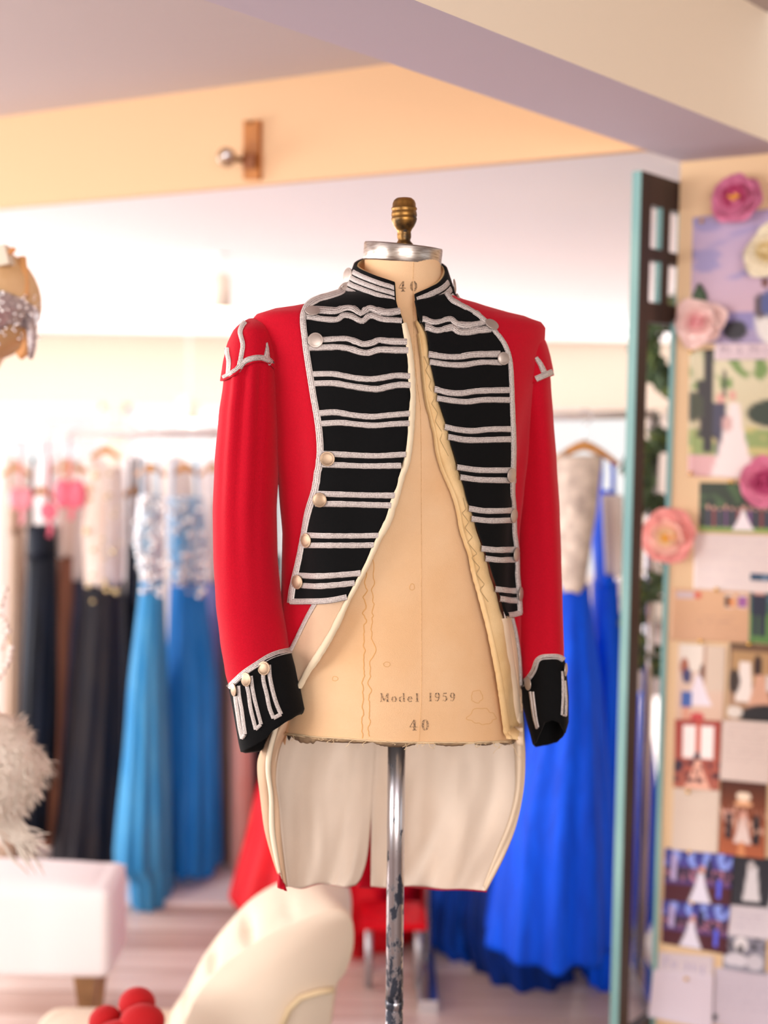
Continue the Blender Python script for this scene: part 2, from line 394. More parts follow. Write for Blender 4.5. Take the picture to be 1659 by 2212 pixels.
# door panel (old glazed door standing open)
def door():
    Y0d = 2.50
    wb = W0-nW*.03; lo, hi = 0, .6
    for _ in range(40):
        md = (lo+hi)/2
        if proj(V((*(wb-dA*md).xy, 2.0)))[0] > 1386: lo = md
        else: hi = md
    Y0d = (wb-dA*lo).y; c0 = U(1386, 368, Y0d); t = thing('door_1', (c0.x, c0.y, 0), 'old glazed door leaf, dark brown face and teal painted edge, beside the photo wall', None); t['kind'] = 'structure'
    dl = V((-dA.y, dA.x, 0)); zt = c0.z
    def zz(py): return U(1386, py, Y0d).z
    def bar(name, s0, s1, z0, z1, mat, d0=0, d1=.042, par=t):
        c = V((c0.x, c0.y, 0))+dA*((s0+s1)/2)+dl*((d0+d1)/2)+V((0, 0, (z0+z1)/2))
        return MB().box(c, dA*(s1-s0), dl*(d1-d0), (0, 0, z1-z0)).build(name, mat, par, smooth=False)
    W = .62
    def member(name, s0, s1, z0, z1, par=t):
        d_ = .021 if name == 'stile' else .014
        a = bar(name, s0+.003, s1, z0, z1, BROWN, 0, d_, par)
        bar('teal_edge', s0, s0+.003, z0, z1, TEAL, .001, d_+.001, a)
    member('stile', 0, .046, .03, zt); member('stile', W-.05, W, .03, zt)
    ys = [368, 436, 530, 556, 648, 692]
    for a, b2 in ((368, 436), (530, 556), (648, 692)):
        bar('rail', .046, W-.05, zz(b2), zz(a), BROWN, 0, .022)
    bar('rail', .046, W-.05, .03, .1, BROWN, 0, .024)
    for s in (.094, .19, .286, .382, .478):
        for a, b2 in ((436, 530), (556, 648)):
            member('muntin', s, s+.036, zz(b2), zz(a))
    x = .046
    for s in (.094, .19, .286, .382, .478, W-.05):
        for a, b2 in ((436, 530), (556, 648)):
            bar('pane', x, s, zz(b2), zz(a), GLASS, .006, .009)
        x = s+.036
door()
# wall bracket on the peach beam
def onF(px, py, off=0): return onplane(px, py, F0-nf*off, nf)
br = thing('wall_bracket', onF(548, 380), 'wooden wall bracket with round glass knob on the peach beam', 'hook')
q = onF(549, 326); r_ = (onF(565, 326)-onF(533, 326)); h_ = onF(549, 262)-onF(549, 389); h_ = V((0, 0, h_.z))
BW = M('bracket_wood', 'c07b38', .5, col2='a4642b', vscale=20)
MB().box(q-nf*.008, r_, nf*.016, h_).build('backplate', BW, br, smooth=False)
MB().box(onF(551, 352)-nf*.022, r_*.75, nf*.02, h_*.24).build('block', M('bracket_dark', '8a4f26', .5), br, smooth=False)
kb = onF(520, 350)-nf*.05
MB().tube([onF(540, 350)-nf*.02, kb], .006).build('stem', BRASS, br)
kn = MB().sphere(kb-V((.006, .01, 0)), .024, 20).build('knob', M('smoky_glass', 'a88a6c', .15, metal=.0, spec=.8), br)
MB().sphere(kb-V((.0, .028, -.002)), .012, 16).build('knob_tip', CHROME, br)
for py in (268,):
    MB().lathe(onF(549, py)-nf*.016, -nf, [(.005, 0), (.005, .002), (.001, .004)], 10).build('screw', M('dark_screw', '6b4a2a', .4, metal=.8), br)
# pendant lamp in the back room
def pendant(px, y0, y1, Y, wpx, label):
    a, b = U(px, y0, Y), U(px, y1, Y); a.z = SZ+.015; r = wpx/2*Y/F
    t = thing('pendant_lamp', (b.x, b.y, b.z), label, 'lamp')
    MB().lathe((b.x, b.y, a.z), (0, 0, -1), [(r*.8, 0), (r*.8, .012), (r*.2, .014)], 20).build('canopy', WHITE, t)
    MB().tube([(b.x, b.y, a.z), (b.x, b.y, b.z+.16)], .004).build('cord', WHITE, t)
    MB().lathe((b.x, b.y, b.z+.17), (0, 0, -1), [(r*.3, 0), (r*.9, .01), (r, .13), (r*.96, .13), (r*.9, .02)], 24).build('shade', M('lamp_shade', 'f6ead8', .7), t)
    MB().sphere((b.x, b.y, b.z+.035), r*.85, 14, (1, 1, .6)).build('bulb', M('lamp_glow', 'fff2e2', .5, emis=3.0), t)
pendant(478, 560, 692, 4.4, 46, 'pale cylindrical pendant lamp hanging in the back room, left of the jacket')
pendant(409, 860, 925, 6.5, 46, 'small glowing pendant lamp farthest back above the rail of blue gowns')
# ================================================================== DRESS FORM
Y0 = 1.73
base = U(857, 1605, Y0); PSI = math.radians(16)
LAT = V((math.cos(PSI), math.sin(PSI), 0)); FR = V((math.sin(PSI), -math.cos(PSI), 0))
def axis(py): return U(866+ (py-1000)*-.009, py, Y0)
def ring_pts(py, a, b, n=96, ex=2.3, tilt=0, dz=None):
    c = axis(py); out = []
    for k in range(n):
        th = 2*PI*k/n; cs, sn = math.cos(th), math.sin(th)
        x = math.copysign(abs(cs)**(2/ex), cs)*a; y = math.copysign(abs(sn)**(2/ex), sn)*b
        out.append(c+LAT*x+FR*y+V((0, 0, -tilt*y+(dz(th) if dz else 0))))
    return out
fx, fy = base.x, base.y
DF = thing('dress_form', (fx, fy, 0), 'antique canvas tailor\'s dress form on a worn chrome pole, wearing the red jacket', 'dress form')
form_rows = [(568, .0535, .056), (600, .0535, .056), (635, .055, .058), (655, .063, .061), (672, .085, .065), (690, .118, .072), (706, .145, .08), (730, .162, .092), (800, .165, .110), (900, .163, .120), (1000, .156, .120), (1150, .147, .112), (1260, .147, .112), (1400, .158, .120), (1500, .164, .126), (1590, .168, .128)]
def bottom_y(px): return tab([(560, 1580), (610, 1587), (700, 1596), (850, 1606), (1000, 1607), (1110, 1603), (1150, 1600)], px)[0]
rows = []
N = 120
ys = list(range(562, 720, 8))+list(range(720, 1591, 22))
for y in ys:
    a, b = tab(form_rows, y); rows.append(ring_pts(y, a, b, N, 2.1 if y < 700 else 2.35, tilt=-.0))
# last ring follows the torn hem seen in the photograph
last = ring_pts(1594, .1685, .1285, N, 2.35); fin = []
for k, pnt in enumerate(last):
    q = pnt.copy()
    for it in range(6):
        x, y = proj(q); q.z -= (bottom_y(x)-y)*q.y/F*.98
    if (pnt-axis(1594)).dot(FR) < 0: q.z = axis(1594).z
    q.z += .0015*noise.noise(V((k*.9, 0, 1)))
    fin.append(q)
hem = fin
for i, r in enumerate(rows):   # blend upper rings so that spacing stays regular near the hem
    t = max(0, (ys[i]-1200)/390.0)**2
    for k in range(N): r[k].z += (fin[k].z-last[k].z)*t*.97
vs = MB().rings(rows+[fin], True, False)
torso = vs.build('torso', CANVAS, DF)
SF = make_surf(bvh_of(torso), 866)
MB().rings([[p+V((0, 0, .012)) for p in [axis(1594)+(q-axis(1594))*.965 for q in fin]], [axis(1594)+(q-axis(1594))*.965+V((0, 0, .006)) for q in fin]], True, True).build('underside', DARKIN, DF)
# torn paper layers under the hem
for xa, xb, dpt in ((618, 806, 9), (806, 900, 11), (938, 1010, 7), (1024, 1070, 7), (1078, 1112, 8), (630, 690, 18)):
    P = []
    n = 24
    for i in range(n):
        x = lerp(xa, xb, i/(n-1)); yb = bottom_y(x); e = math.sin(PI*i/(n-1))**.5
        d = dpt*(e*.8+.2*noise.noise(V((x*.15, 2, 0))))
        P.append([SF(x, yb-4, -.001), SF(x, yb-2, .0012)+V((0, -.001, 0)), U(x, yb-1+d, SF(x, yb-4, 0).y+.002)])
    grid('torn_paper', P, PAPER2, DF, thick=.001)
rg = random.Random(4)
b = MB()
for i in range(26):
    x = rg.uniform(615, 1105); y = bottom_y(x)-2; pth = []; ln = rg.uniform(8, 30)
    if i > 23: x, ln = 1092+(i-24)*9, 34
    dx = rg.uniform(-.8, .8)
    for k in range(6):
        q = SF(x, min(y, bottom_y(x)-4), .001); pth.append(U(x+dx*ln*k/5+3*math.sin(k*1.3+i), y+ln*k/5*(.55 if i <= 23 else 1), q.y-.001))
    b.tube(pth, .0004, 4)
b.build('loose_thread', THREAD, DF, kind='stuff')
# scalloped hem lip
ribbon('frayed_hem', [(x, bottom_y(x)-2) for x in range(612, 1112, 14)], lambda t: 5+3*noise.noise(V((t*40, 0, 0))), SF, .0012, THREAD, DF, rise=.0008)
# seam, stains, letters
for i in range(0, 1):
    ribbon('center_seam', [(908, 880), (910, 1000), (910, 1300), (910, 1500), (905, 1600)], 1.2, SF, .0003, SEAM, DF, rise=.0003)
ribbon('center_seam', [(893, 565), (892, 620), (893, 700), (898, 800), (908, 880)], 1.2, SF, .0003, SEAM, DF, rise=.0003)
def wavy(x0, ya, yb, amp, sd, drift=0):
    return [(x0+drift*(y-ya)/(yb-ya)+amp*noise.noise(V((sd, y*.06, 0)))*1.6+amp*.6*noise.noise(V((sd, y*.25, 4))), y) for y in range(ya, yb, 5)]
ribbon('water_stain', wavy(808, 1195, 1385, 4, 1, -5)+[(812, 1402), (806, 1418), (799, 1428)]+wavy(799, 1436, 1595, 4, 2, -2), 2.0, SF, .0002, STAIN, DF, rise=.0002, step=2.5)
ribbon('water_stain', wavy(790, 1230, 1598, 4, 5, -8), 2.4, SF, .0002, STAIN, DF, rise=.0002, step=2.5)
for cx, cy, rx, ry, sd in ((1030, 1505, 12, 13, 1), (1040, 1548, 30, 17, 2), (724, 1466, 6, 5, 3), (835, 1435, 7, 5, 4), (890, 1268, 5, 7, 6)):
    pts = []
    for k in range(26):
        a = 2*PI*k/25; rr = 1+.35*noise.noise(V((math.cos(a)*2, math.sin(a)*2, sd*3)))
        pts.append((cx+rx*rr*math.cos(a), cy+ry*rr*math.sin(a)))
    ribbon('water_stain', pts, 1.5, SF, .0002, FAINT, DF, rise=.0002, step=2.5)
def glyph_strokes(ch):
    A = []
    def bar(x0, y0, x1, y1, w): A.append([((x0, y0), w), ((x1, y1), w)])
    def arc(cx, cy, rx, ry, a0, a1, th=.2, tn=.05, n=18):
        A.append([((cx+rx*math.cos(math.radians(lerp(a0, a1, k/n))), cy+ry*math.sin(math.radians(lerp(a0, a1, k/n)))), tn+(th-tn)*abs(math.cos(math.radians(lerp(a0, a1, k/n))))) for k in range(n+1)])
    if ch == 'M':
        bar(.14, .04, .14, .97, .07); bar(.14, .97, .48, .1, .17); bar(.48, .1, .8, .97, .06); bar(.84, .03, .84, .97, .19)
        for x in (.14, .84): bar(x-.14, .03, x+.14, .03, .05); bar(x-.1, .97, x+.1, .97, .05)
        return A, 1.05
    if ch == 'o': arc(.3, .3, .22, .28, 100, 260, .17); arc(.3, .3, .22, .28, -80, 80, .17); return A, .62
    if ch == 'd': arc(.28, .3, .2, .28, 80, 280, .17); bar(.55, .02, .55, .97, .16); bar(.42, .96, .6, .96, .05); bar(.5, .03, .7, .03, .05); return A, .72
    if ch == 'e': arc(.3, .3, .22, .28, 60, 320, .16); arc(.3, .3, .22, .28, 0, 70, .1); bar(.12, .34, .5, .34, .05); return A, .62
    if ch == 'l' or ch == '1':
        bar(.25, .02, .25, .97, .19); bar(.08, .03, .42, .03, .06); bar(.1, .9, .25, .96, .06); return A, .5
    if ch == '9': arc(.3, .68, .2, .27, 100, 260, .17); arc(.3, .68, .2, .27, -100, 80, .17); arc(.22, .68, .3, .65, -85, 0, .15); A.append([((.1, .14), .14), ((.18, .1), .14)]); return A, .64
    if ch == '5': bar(.12, .9, .5, .92, .12); bar(.14, .9, .12, .52, .05); arc(.26, .32, .24, .28, -100, 110, .19); A.append([((.08, .12), .14), ((.15, .1), .14)]); return A, .64
    if ch == '4': bar(.46, .04, .46, .97, .2); bar(.42, .95, .06, .34, .06); bar(.04, .32, .72, .32, .07); bar(.28, .03, .66, .03, .06); return A, .78
    if ch == '0': arc(.32, .5, .22, .46, 98, 262, .22); arc(.32, .5, .22, .46, -82, 82, .22); return A, .68
    return A, .45
def stamp(text, x, y, h, adv, ex=0, dy=0):
    part = None
    V_, F_ = [], []
    for i, ch in enumerate(text):
        st, wd = glyph_strokes(ch)
        for s in st:
            pp = [(x+q[0][0]*h*ex if False else x+q[0][0]*h, y-q[0][1]*h) for q in s]; ws = [q[1]*h for q in s]
            if len(pp) == 2:
                pp = [(lerp(pp[0][0], pp[1][0], k/4), lerp(pp[0][1], pp[1][1], k/4)) for k in range(5)]; ws = [ws[0]]*5
            n0 = len(V_)
            for k, (a, b2) in enumerate(pp):
                p0 = pp[max(0, k-1)]; p1 = pp[min(len(pp)-1, k+1)]; tx, ty = p1[0]-p0[0], p1[1]-p0[1]; l = math.hypot(tx, ty) or 1
                for sg in (-.5, .5): V_.append(SF(a-ty/l*ws[k]*sg, b2+tx/l*ws[k]*sg, .0005))
            for k in range(len(pp)-1): F_.append((n0+2*k, n0+2*k+1, n0+2*k+3, n0+2*k+2))
        x += wd*h+adv; y += dy
    return mesh('stamped_lettering', V_, F_, INK, DF)
stamp('Model', 821, 1516, 19, 4.5)['label'] = 'stencilled word Model'
stamp('1959', 925, 1515, 19, 4.2)['label'] = 'stencilled number 1959'
stamp('40', 884, 1578, 24, 8)['label'] = 'stencilled number 40 near the hem'
stamp('40', 860, 630, 23, 8)['label'] = 'stencilled number 40 on the neck'
# neck cap, finial
cc = U(870, 549, Y0-.002)
tl = .115; nrm_cap = (V((0, 0, 1))+FR*tl+LAT*.062).normalized()
def lathe_to(base_, ax, prof, n=48): return MB().lathe(base_, ax, prof, n)
ra = 84/F*Y0
lathe_to(cc-nrm_cap*.0125, nrm_cap, [(ra*.9, -.001), (ra*.985, 0), (ra, .002), (ra, .0225), (ra*.985, .0245), (ra*.9, .025), (ra*.3, .0255), (.002, .0255)], 64).build('neck_cap', ALU, DF)
fb = U(873, 531, Y0); ft = U(873, 427, Y0); H = (ft-fb).length; s1 = F/Y0
pr = [(19, 0), (19, 4), (15, 8), (13, 12), (15, 18), (15, 24), (14.5, 30), (17, 35), (22, 42), (26, 52), (27.5, 58), (27, 60), (26, 61), (27.5, 66), (26.5, 73), (25.5, 75), (27.5, 79), (27.5, 81), (25, 84), (24.5, 92), (22, 98), (17, 102.5), (9, 104), (.5, 104.3)]
fn = MB().lathe(fb-(ft-fb).normalized()*.004, (ft-fb), [(a/s1, b/104.3*H+.004) for a, b in pr], 40).build('finial', BRASS, DF)
MB().lathe(U(875, 497, Y0-.0092), (0, -1, 0), [(.0035, -.002), (.0035, .001), (.0005, .0015)], 4).build('set_screw', DARKIN, fn)
# pole and foot
pt = U(857, 1560, Y0); pb = pt.copy(); dirp = (U(852, 2200, Y0)-U(857, 1605, Y0)).normalized(); k0 = (0-pt.z)/dirp.z
pf = pt+dirp*k0; rp = 19.5/F*Y0
MB().tube([pt+dirp*s for s in [0, .2, .4, (pt.z-.8)/-dirp.z if False else .42]], rp, 40).build('pole', STEEL, DF)
j = pt+dirp*.42
MB().lathe(j, dirp, [(rp, 0), (rp*1.06, .001), (rp*1.06, .012), (rp*1.0, .013)], 40).build('pole_collar', STEEL, DF)
MB().tube([j+dirp*.013, pf], rp*.99, 40).build('pole', STEEL, DF)
MB().lathe((pf.x, pf.y, 0), (0, 0, 1), [(.22, 0), (.22, .012), (.19, .022), (.08, .045), (.03, .07), (rp*1.2, .12), (rp, .125)], 48).build('base', M('cast_iron', '23242a', .5, metal=.6), DF)
# ================================================================== JACKET
JK = thing('tailcoat_jacket', (fx, fy, base.z-.2), 'red wool military tailcoat with black velvet front and silver braid, on the dress form', 'jacket')
jrows = [(636, .070, .066), (645, .082, .070), (655, .112, .073), (667, .145, .078), (680, .190, .082), (691, .209, .087), (702, .214, .092), (725, .212, .102), (770, .202, .116), (850, .191, .128), (950, .181, .134), (1050, .172, .133), (1150, .166, .129), (1250, .167, .128), (1350, .171, .133), (1450, .172, .140), (1560, .172, .144)]
NJ = 200
def jfold(y, th):
    f = 0
    # soft vertical drapes at the sides below the arm
    s = math.sin(th); c = math.cos(th)
    if 800 < y < 1560: f = .006*math.sin(th*9+1.2*math.sin(y*.004))*min(1, (y-800)/200)*abs(c)
    return f
jr = []; jys = list(range(636, 730, 6))+list(range(730, 1561, 14))
for y in jys:
    a, b = tab(jrows, y); r = ring_pts(y, a, b, NJ, 2.1 if y < 690 else 2.3)
    ax = axis(y); r = [p+(p-ax).normalized()*jfold(y, 2*PI*k/NJ) for k, p in enumerate(r)]
    jr.append(r)
fullm = MB().rings(jr, False, False)
SJ = make_surf(BVHTree.FromPolygons(fullm.v, fullm.f), 866)
OP = [(800, 600), (775, 690), (780, 800), (790, 900), (780, 1000), (750, 1100), (720, 1200), (690, 1290), (681, 1303), (638, 1395), (600, 1450), (560, 1700), (1160, 1700), (1124, 1480), (1112, 1345), (1095, 1320), (1060, 1200), (1050, 1100), (1040, 1000), (1030, 900), (1010, 800), (985, 700), (940, 640), (930, 600)]
def inpoly(x, y, P):
    c = False; j = len(P)-1
    for i in range(len(P)):
        if (P[i][1] > y) != (P[j][1] > y) and x < (P[j][0]-P[i][0])*(y-P[i][1])/(P[j][1]-P[i][1])+P[i][0]: c = not c
        j = i
    return c
keep = []
for f in fullm.f:
    c = sum((fullm.v[i] for i in f), V())/4
    if (c-V((axis(1000).x, axis(1000).y, c.z))).dot(FR) > -.03:
        x, y = proj(c)
        if inpoly(x, y, OP): continue
    keep.append(f)
used = sorted({i for f in keep for i in f}); mp = {i: n for n, i in enumerate(used)}
body = mesh('coat_body', [fullm.v[i] for i in used], [tuple(mp[i] for i in f) for f in keep], RED, JK, thick=.002)
# --- sleeves
def sleeve(rows, name, folds, cx):
    ys = list(range(rows[0][0], rows[-1][0]+1, 9)); R = []; n = 64
    for y in ys:
        xl, xr, dy, b = tab(rows, y); L, Rr = U(xl, y, Y0+dy), U(xr, y, Y0+dy); c = (L+Rr)/2; A = (Rr-L)/2; r = []
        for k in range(n):
            th = 2*PI*k/n; d = 1+folds(y, th)
            r.append(c+A*math.cos(th)*d+V((0, -b*math.sin(th)*d, 0)))
        R.append(r)
    m = MB().rings(R, True, False); o = m.build(name, RED, JK, thick=.002)
    return o, make_surf(BVHTree.FromPolygons(m.v, m.f), cx), R, ys
rl = [(692, 538, 562, -.045, .02), (698, 526, 582, -.047, .036), (706, 517, 592, -.048, .046), (720, 507, 598, -.05, .056), (748, 496, 603, -.052, .062), (790, 489, 604, -.054, .066), (830, 485, 604, -.055, .067), (900, 475, 604, -.055, .065), (1000, 466, 602, -.055, .061), (1100, 462, 596, -.058, .058), (1200, 463, 598, -.062, .055), (1300, 468, 607, -.07, .053), (1380, 477, 620, -.08, .051), (1450, 488, 634, -.09, .049), (1500, 502, 640, -.09, .044)]
def fl_l(y, th):
    w = max(0, min(1, (y-770)/50))*max(0, 1-(y-820)/500) if y > 770 else 0
    f = .085*w*(math.exp(-((th-1.95)/.16)**2)-.9*math.exp(-((th-1.68)/.13)**2)+.8*math.exp(-((th-1.38)/.16)**2)-.8*math.exp(-((th-1.1)/.13)**2)-.5*math.exp(-((th-2.25)/.12)**2))
    if y > 1050: f += .035*math.sin(th*3+y*.006)*min(1, (y-1050)/150)*math.sin(th)
    return f
def joinb(*ms):
    b = MB()
    for m in ms: b.add(m.v, m.f)
    return BVHTree.FromPolygons(b.v, b.f)
SL, surfL, RL, ysL = sleeve(rl, 'sleeve', fl_l, 545)
rr_ = [(708, 1118, 1152, .05, .022), (716, 1108, 1160, .05, .036), (730, 1104, 1170, .05, .046), (750, 1104, 1177, .05, .054), (775, 1104, 1182, .05, .058), (800, 1105, 1185, .05, .06), (830, 1106, 1187, .05, .06), (900, 1110, 1193, .048, .058), (1000, 1112, 1201, .044, .056), (1100, 1113, 1208, .04, .054), (1200, 1112, 1212, .036, .052), (1300, 1112, 1215, .03, .05), (1400, 1115, 1218, .022, .048), (1465, 1122, 1217, .02, .042)]
def fl_r(y, th): return .045*math.sin(th*4+y*.003)*max(0, min(1, (y-830)/100))
SR, surfR, RR, ysR = sleeve(rr_, 'sleeve', fl_r, 1165)
# wings over the sleeve heads
def wing(S, R, ys, edge, back, surfc, name, infl):
    n = len(R[0]); cols = []
    for k in range(n):
        col = [R[i][k] for i in range(len(R))]
        ctr = [sum(r, V())/n for r in R[:1]][0]
        end = None
        for i in range(len(R)-1):
            x, y = proj(col[i]); e = tab(edge, x)[0]; e = lerp(back, e, max(0, min(1, math.sin(2*PI*k/n)*2+.6)))
            if y >= e:
                y0_ = proj(col[i-1])[1] if i else y-9; end = i-1+max(0, min(1, (e-y0_)/max(1, y-y0_))); break
        cols.append((col, end or 6))
    P = []
    m = 16
    for j in range(m+1):
        row = []
        for k, (col, end) in enumerate(cols):
            t = end*j/m; i = int(t); fr = t-i; p = col[i].lerp(col[min(i+1, len(col)-1)], fr)
            c = sum(R[i], V())/n; d = (p-c); d.z = 0; d.normalize()
            up_ = .003 if j < 3 else .003
            row.append(p+d*(.0015+infl*(j/m)**1.5))
        P.append(row)
    mm = MB().rings(P, True, False); o = mm.build(name, RED, S, thick=.0025); mm.rings(R, False, False)
    return o, make_surf(BVHTree.FromPolygons(mm.v, mm.f), surfc)
eL = [(480, 824), (487, 823), (510, 811), (530, 791), (545, 785), (560, 782), (580, 786), (590, 798), (612, 806)]
WL, sWL = wing(SL, RL, ysL, eL, 800, 545, 'shoulder_wing', .003)
eR = [(1090, 840), (1157, 828), (1175, 818), (1192, 810), (1210, 806)]
WR, sWR = wing(SR, RR, ysR, eR, 805, 1165, 'shoulder_wing', .004)
ribbon('wing_braid', [(486, 817), (497, 811), (510, 803), (528, 783), (543, 776), (560, 773), (573, 776), (580, 780), (584, 787)], 12, sWL, .0024, BRAID, WL)
ribbon('wing_braid', [(531, 698), (525, 706), (521, 720), (526, 745), (524, 762), (518, 790)], 9, sWL, .0024, BRAID, WL)
ribbon('wing_braid', [(493, 752), (494, 765), (497, 782), (495, 808)], 8, sWL, .0024, BRAID, WL)
ribbon('wing_braid', [(574, 741), (575, 755), (574, 774)], lambda t: 2+12*t, sWL, .0024, BRAID, WL)
ribbon('wing_braid', [(1157, 819), (1170, 813), (1181, 808), (1190, 804)], 13, sWR, .0024, BRAID, WR)
ribbon('wing_braid', [(1157, 773), (1166, 788), (1173, 804)], lambda t: 8+3*t, sWR, .0024, BRAID, WR)
# cuffs
def cuff(rings, S, cx, slv, hemF, hemB, topF):
    R = []; n = 64; full = []
    for i in range(len(rings)-1):
        for k in range(6):
            t = k/6; full.append([lerp(a, b, t) for a, b in zip(rings[i], rings[i+1])])
    full.append(list(rings[-1]))
    for xl, yl, xr, yr, dY, b, tilt in full:
        L, Rr = U(xl, yl, Y0+dY), U(xr, yr, Y0+dY); c = (L+Rr)/2; A = (Rr-L)/2
        r = []
        for k in range(n):
            th = 2*PI*k/n; cs, sn = math.cos(th), math.sin(th)
            x = math.copysign(abs(cs)**.85, cs); y = math.copysign(abs(sn)**.85, sn)
            r.append(c+A*x+V((0, -b*y, tilt*y*b)))
        R.append(r)
    nr = len(R)
    for k in range(n):
        p = R[-1][k]; q = p.copy(); fr_ = (sum(R[-1], V())/n - p).y > 0
        for it in range(6):
            x, y = proj(q); q.z -= (tab(hemF if fr_ else hemB, x)[0]-y)*q.y/F*.97
        dz = q.z-p.z
        dt = 0
        if fr_:
            q = R[0][k].copy(); z0_ = q.z
            for it in range(6):
                x, y = proj(q); q.z -= (tab(topF, x)[0]-y)*q.y/F*.97
            dt = q.z-z0_
        for i in range(nr): R[i][k].z += dz*(i/(nr-1))**3+dt*max(0, 1-i/(nr-1)*1.6)**2
    inner = [[(sum(r, V())/n).lerp(p, .93) for p in r] for r in R[::-1]]
    m = MB().rings(R+inner, False, False); o = m.build('cuff', BLACK, S)
    o2 = MB().rings(R, False, False); o2.add(slv[0], slv[1])
    return o, make_surf(BVHTree.FromPolygons(o2.v, o2.f), cx)
def slvm(R):
    m = MB().rings(R, False, False); return m.v, m.f
CL, sCL = cuff([(496, 1492, 629, 1410, -.09, .052, .0), (502, 1520, 638, 1440, -.09, .054, .1), (509, 1560, 649, 1490, -.09, .056, .2), (517, 1605, 659, 1535, -.09, .056, .12), (521, 1625, 656, 1551, -.09, .055, .14)], SL, 575, slvm(RL), [(515, 1622), (522, 1625), (540, 1616), (565, 1602), (595, 1574), (625, 1555), (650, 1541), (660, 1538)], [(515, 1622), (530, 1627), (560, 1624), (585, 1606), (613, 1580), (640, 1560), (660, 1540)], [(490, 1492), (496, 1487), (510, 1473), (530, 1455), (555, 1438), (580, 1422), (603, 1413), (629, 1408), (636, 1406)])
ribbon('cuff_braid', [(496, 1484), (510, 1470), (530, 1452), (555, 1435), (580, 1419), (603, 1410), (627, 1405)], 13, sCL, .0015, BRAID, CL)
def loop(a, b_, cpar, surf, w=9):
    # a: left leg pts, b_: right leg pts; closed with a mitred foot
    ribbon('cuff_braid', a, w, surf, .001, BRAID, cpar, smooth=True)
    ribbon('cuff_braid', b_, w, surf, .001, BRAID, cpar, smooth=True)
    ribbon('cuff_braid', [a[-1], b_[-1]], w, surf, .0014, BRAID, cpar, smooth=False)
def cz(x, y): return (470+x*220/1659, 1380+y*270/2036)
loop([cz(740, 560), cz(750, 700), cz(800, 900), cz(845, 1120), cz(910, 1290)], [cz(835, 420), cz(850, 620), cz(900, 860), cz(960, 1060), cz(1030, 1225)], CL, sCL, 9)
loop([cz(480, 760), cz(510, 900), cz(540, 1120), cz(590, 1330), cz(625, 1470)], [cz(545, 600), cz(570, 800), cz(610, 1000), cz(660, 1200), cz(710, 1390)], CL, sCL, 8)
loop([cz(295, 930), cz(310, 1050), cz(340, 1250), cz(370, 1450), cz(408, 1620)], [cz(345, 760), cz(360, 930), cz(400, 1150), cz(430, 1380), cz(455, 1550)], CL, sCL, 7)
for (x, y, r) in ((570, 1443, 15), (533, 1467, 15), (508, 1489, 14)):
    n = sCL.nrm(x, y); n = (n+V((-.55, 0, .05))).normalized(); button(x, y, r, sCL(x, y, .003), n, CL, PEWTERW)
CR, sCR = cuff([(1126, 1482, 1220, 1424, .015, .046, .0), (1127, 1500, 1223, 1458, .012, .05, .05), (1131, 1530, 1226, 1500, .01, .052, .1), (1142, 1570, 1226, 1556, .01, .05, .0), (1152, 1606, 1219, 1586, .01, .048, .0)], SR, 1176, slvm(RR), [(1148, 1600), (1156, 1606), (1165, 1585), (1178, 1558), (1194, 1549), (1206, 1556), (1216, 1572), (1222, 1584)], [(1148, 1606), (1157, 1614), (1180, 1610), (1203, 1604), (1214, 1594), (1222, 1584)], [(1120, 1486), (1126, 1482), (1142, 1467), (1153, 1450), (1160, 1431), (1172, 1422), (1190, 1420), (1206, 1421), (1216, 1426), (1222, 1432)])
ribbon('cuff_braid', [(1126, 1480), (1142, 1465), (1153, 1448), (1160, 1428), (1170, 1420), (1190, 1418), (1206, 1419), (1216, 1425)], 12, sCR, .0012, BRAID, CR)
loop([(1146, 1494), (1149, 1515), (1153, 1545), (1160, 1572)], [(1152, 1494), (1155, 1520), (1159, 1550), (1163, 1570)], CR, sCR, 4)
loop([(1214, 1450), (1215, 1480), (1215, 1510), (1213, 1544)], [(1219, 1470), (1221, 1495), (1222, 1520), (1221, 1546)], CR, sCR, 4)
button(1145, 1477, 15, sCR(1145, 1477, .004), V((-.92, -.35, 0)), CR, PEWTER)
button(1219, 1447, 15, sCR(1217, 1447, .004), V((.93, -.3, 0)), CR, PEWTER)
# --- velvet front panels
Lout = [(748, 632), (738, 640), (715, 648), (690, 655), (672, 664), (660, 676), (656, 692), (660, 725), (669, 783), (678, 834), (687, 885), (693, 924), (696, 964), (695, 1000), (692, 1020), (687, 1059), (673, 1110), (661, 1169), (651, 1215), (640, 1262), (634, 1302)]
Lin = [(852, 645), (857, 668), (866, 689), (873, 718), (878, 744), (881, 780), (884, 816), (885, 845), (883, 888), (880, 924), (877, 957), (870, 993), (866, 1004), (863, 1025), (853, 1063), (842, 1097), (832, 1127), (817, 1156), (803, 1186), (786, 1224), (769, 1253), (750, 1291)]
Rout = [(960, 640), (972, 655), (998, 669), (1027, 685), (1048, 704), (1070, 727), (1086, 752), (1095, 783), (1098, 834), (1099, 870), (1100, 906), (1101, 964), (1099, 1025), (1098, 1063), (1102, 1105), (1103, 1148), (1108, 1190), (1109, 1236), (1112, 1274), (1115, 1325)]
Rin = [(894, 655), (900, 680), (907, 697), (920, 722), (924, 754), (927, 783), (935, 816), (942, 845), (945, 867), (953, 888), (963, 921), (969, 950), (978, 979), (987, 1008), (995, 1034), (1005, 1076), (1018, 1110), (1028, 1143), (1041, 1181), (1054, 1219), (1066, 1257), (1077, 1295), (1088, 1331)]
PL = sheet('velvet_panel', Lout, Lin, SJ, .0045, BLACK, JK, nr=110, nc=26, wav=.0015, thick=.003)
PR_ = sheet('velvet_panel', Rin, Rout, SJ, .0045, BLACK, JK, nr=110, nc=20, wav=.0015, thick=.003)
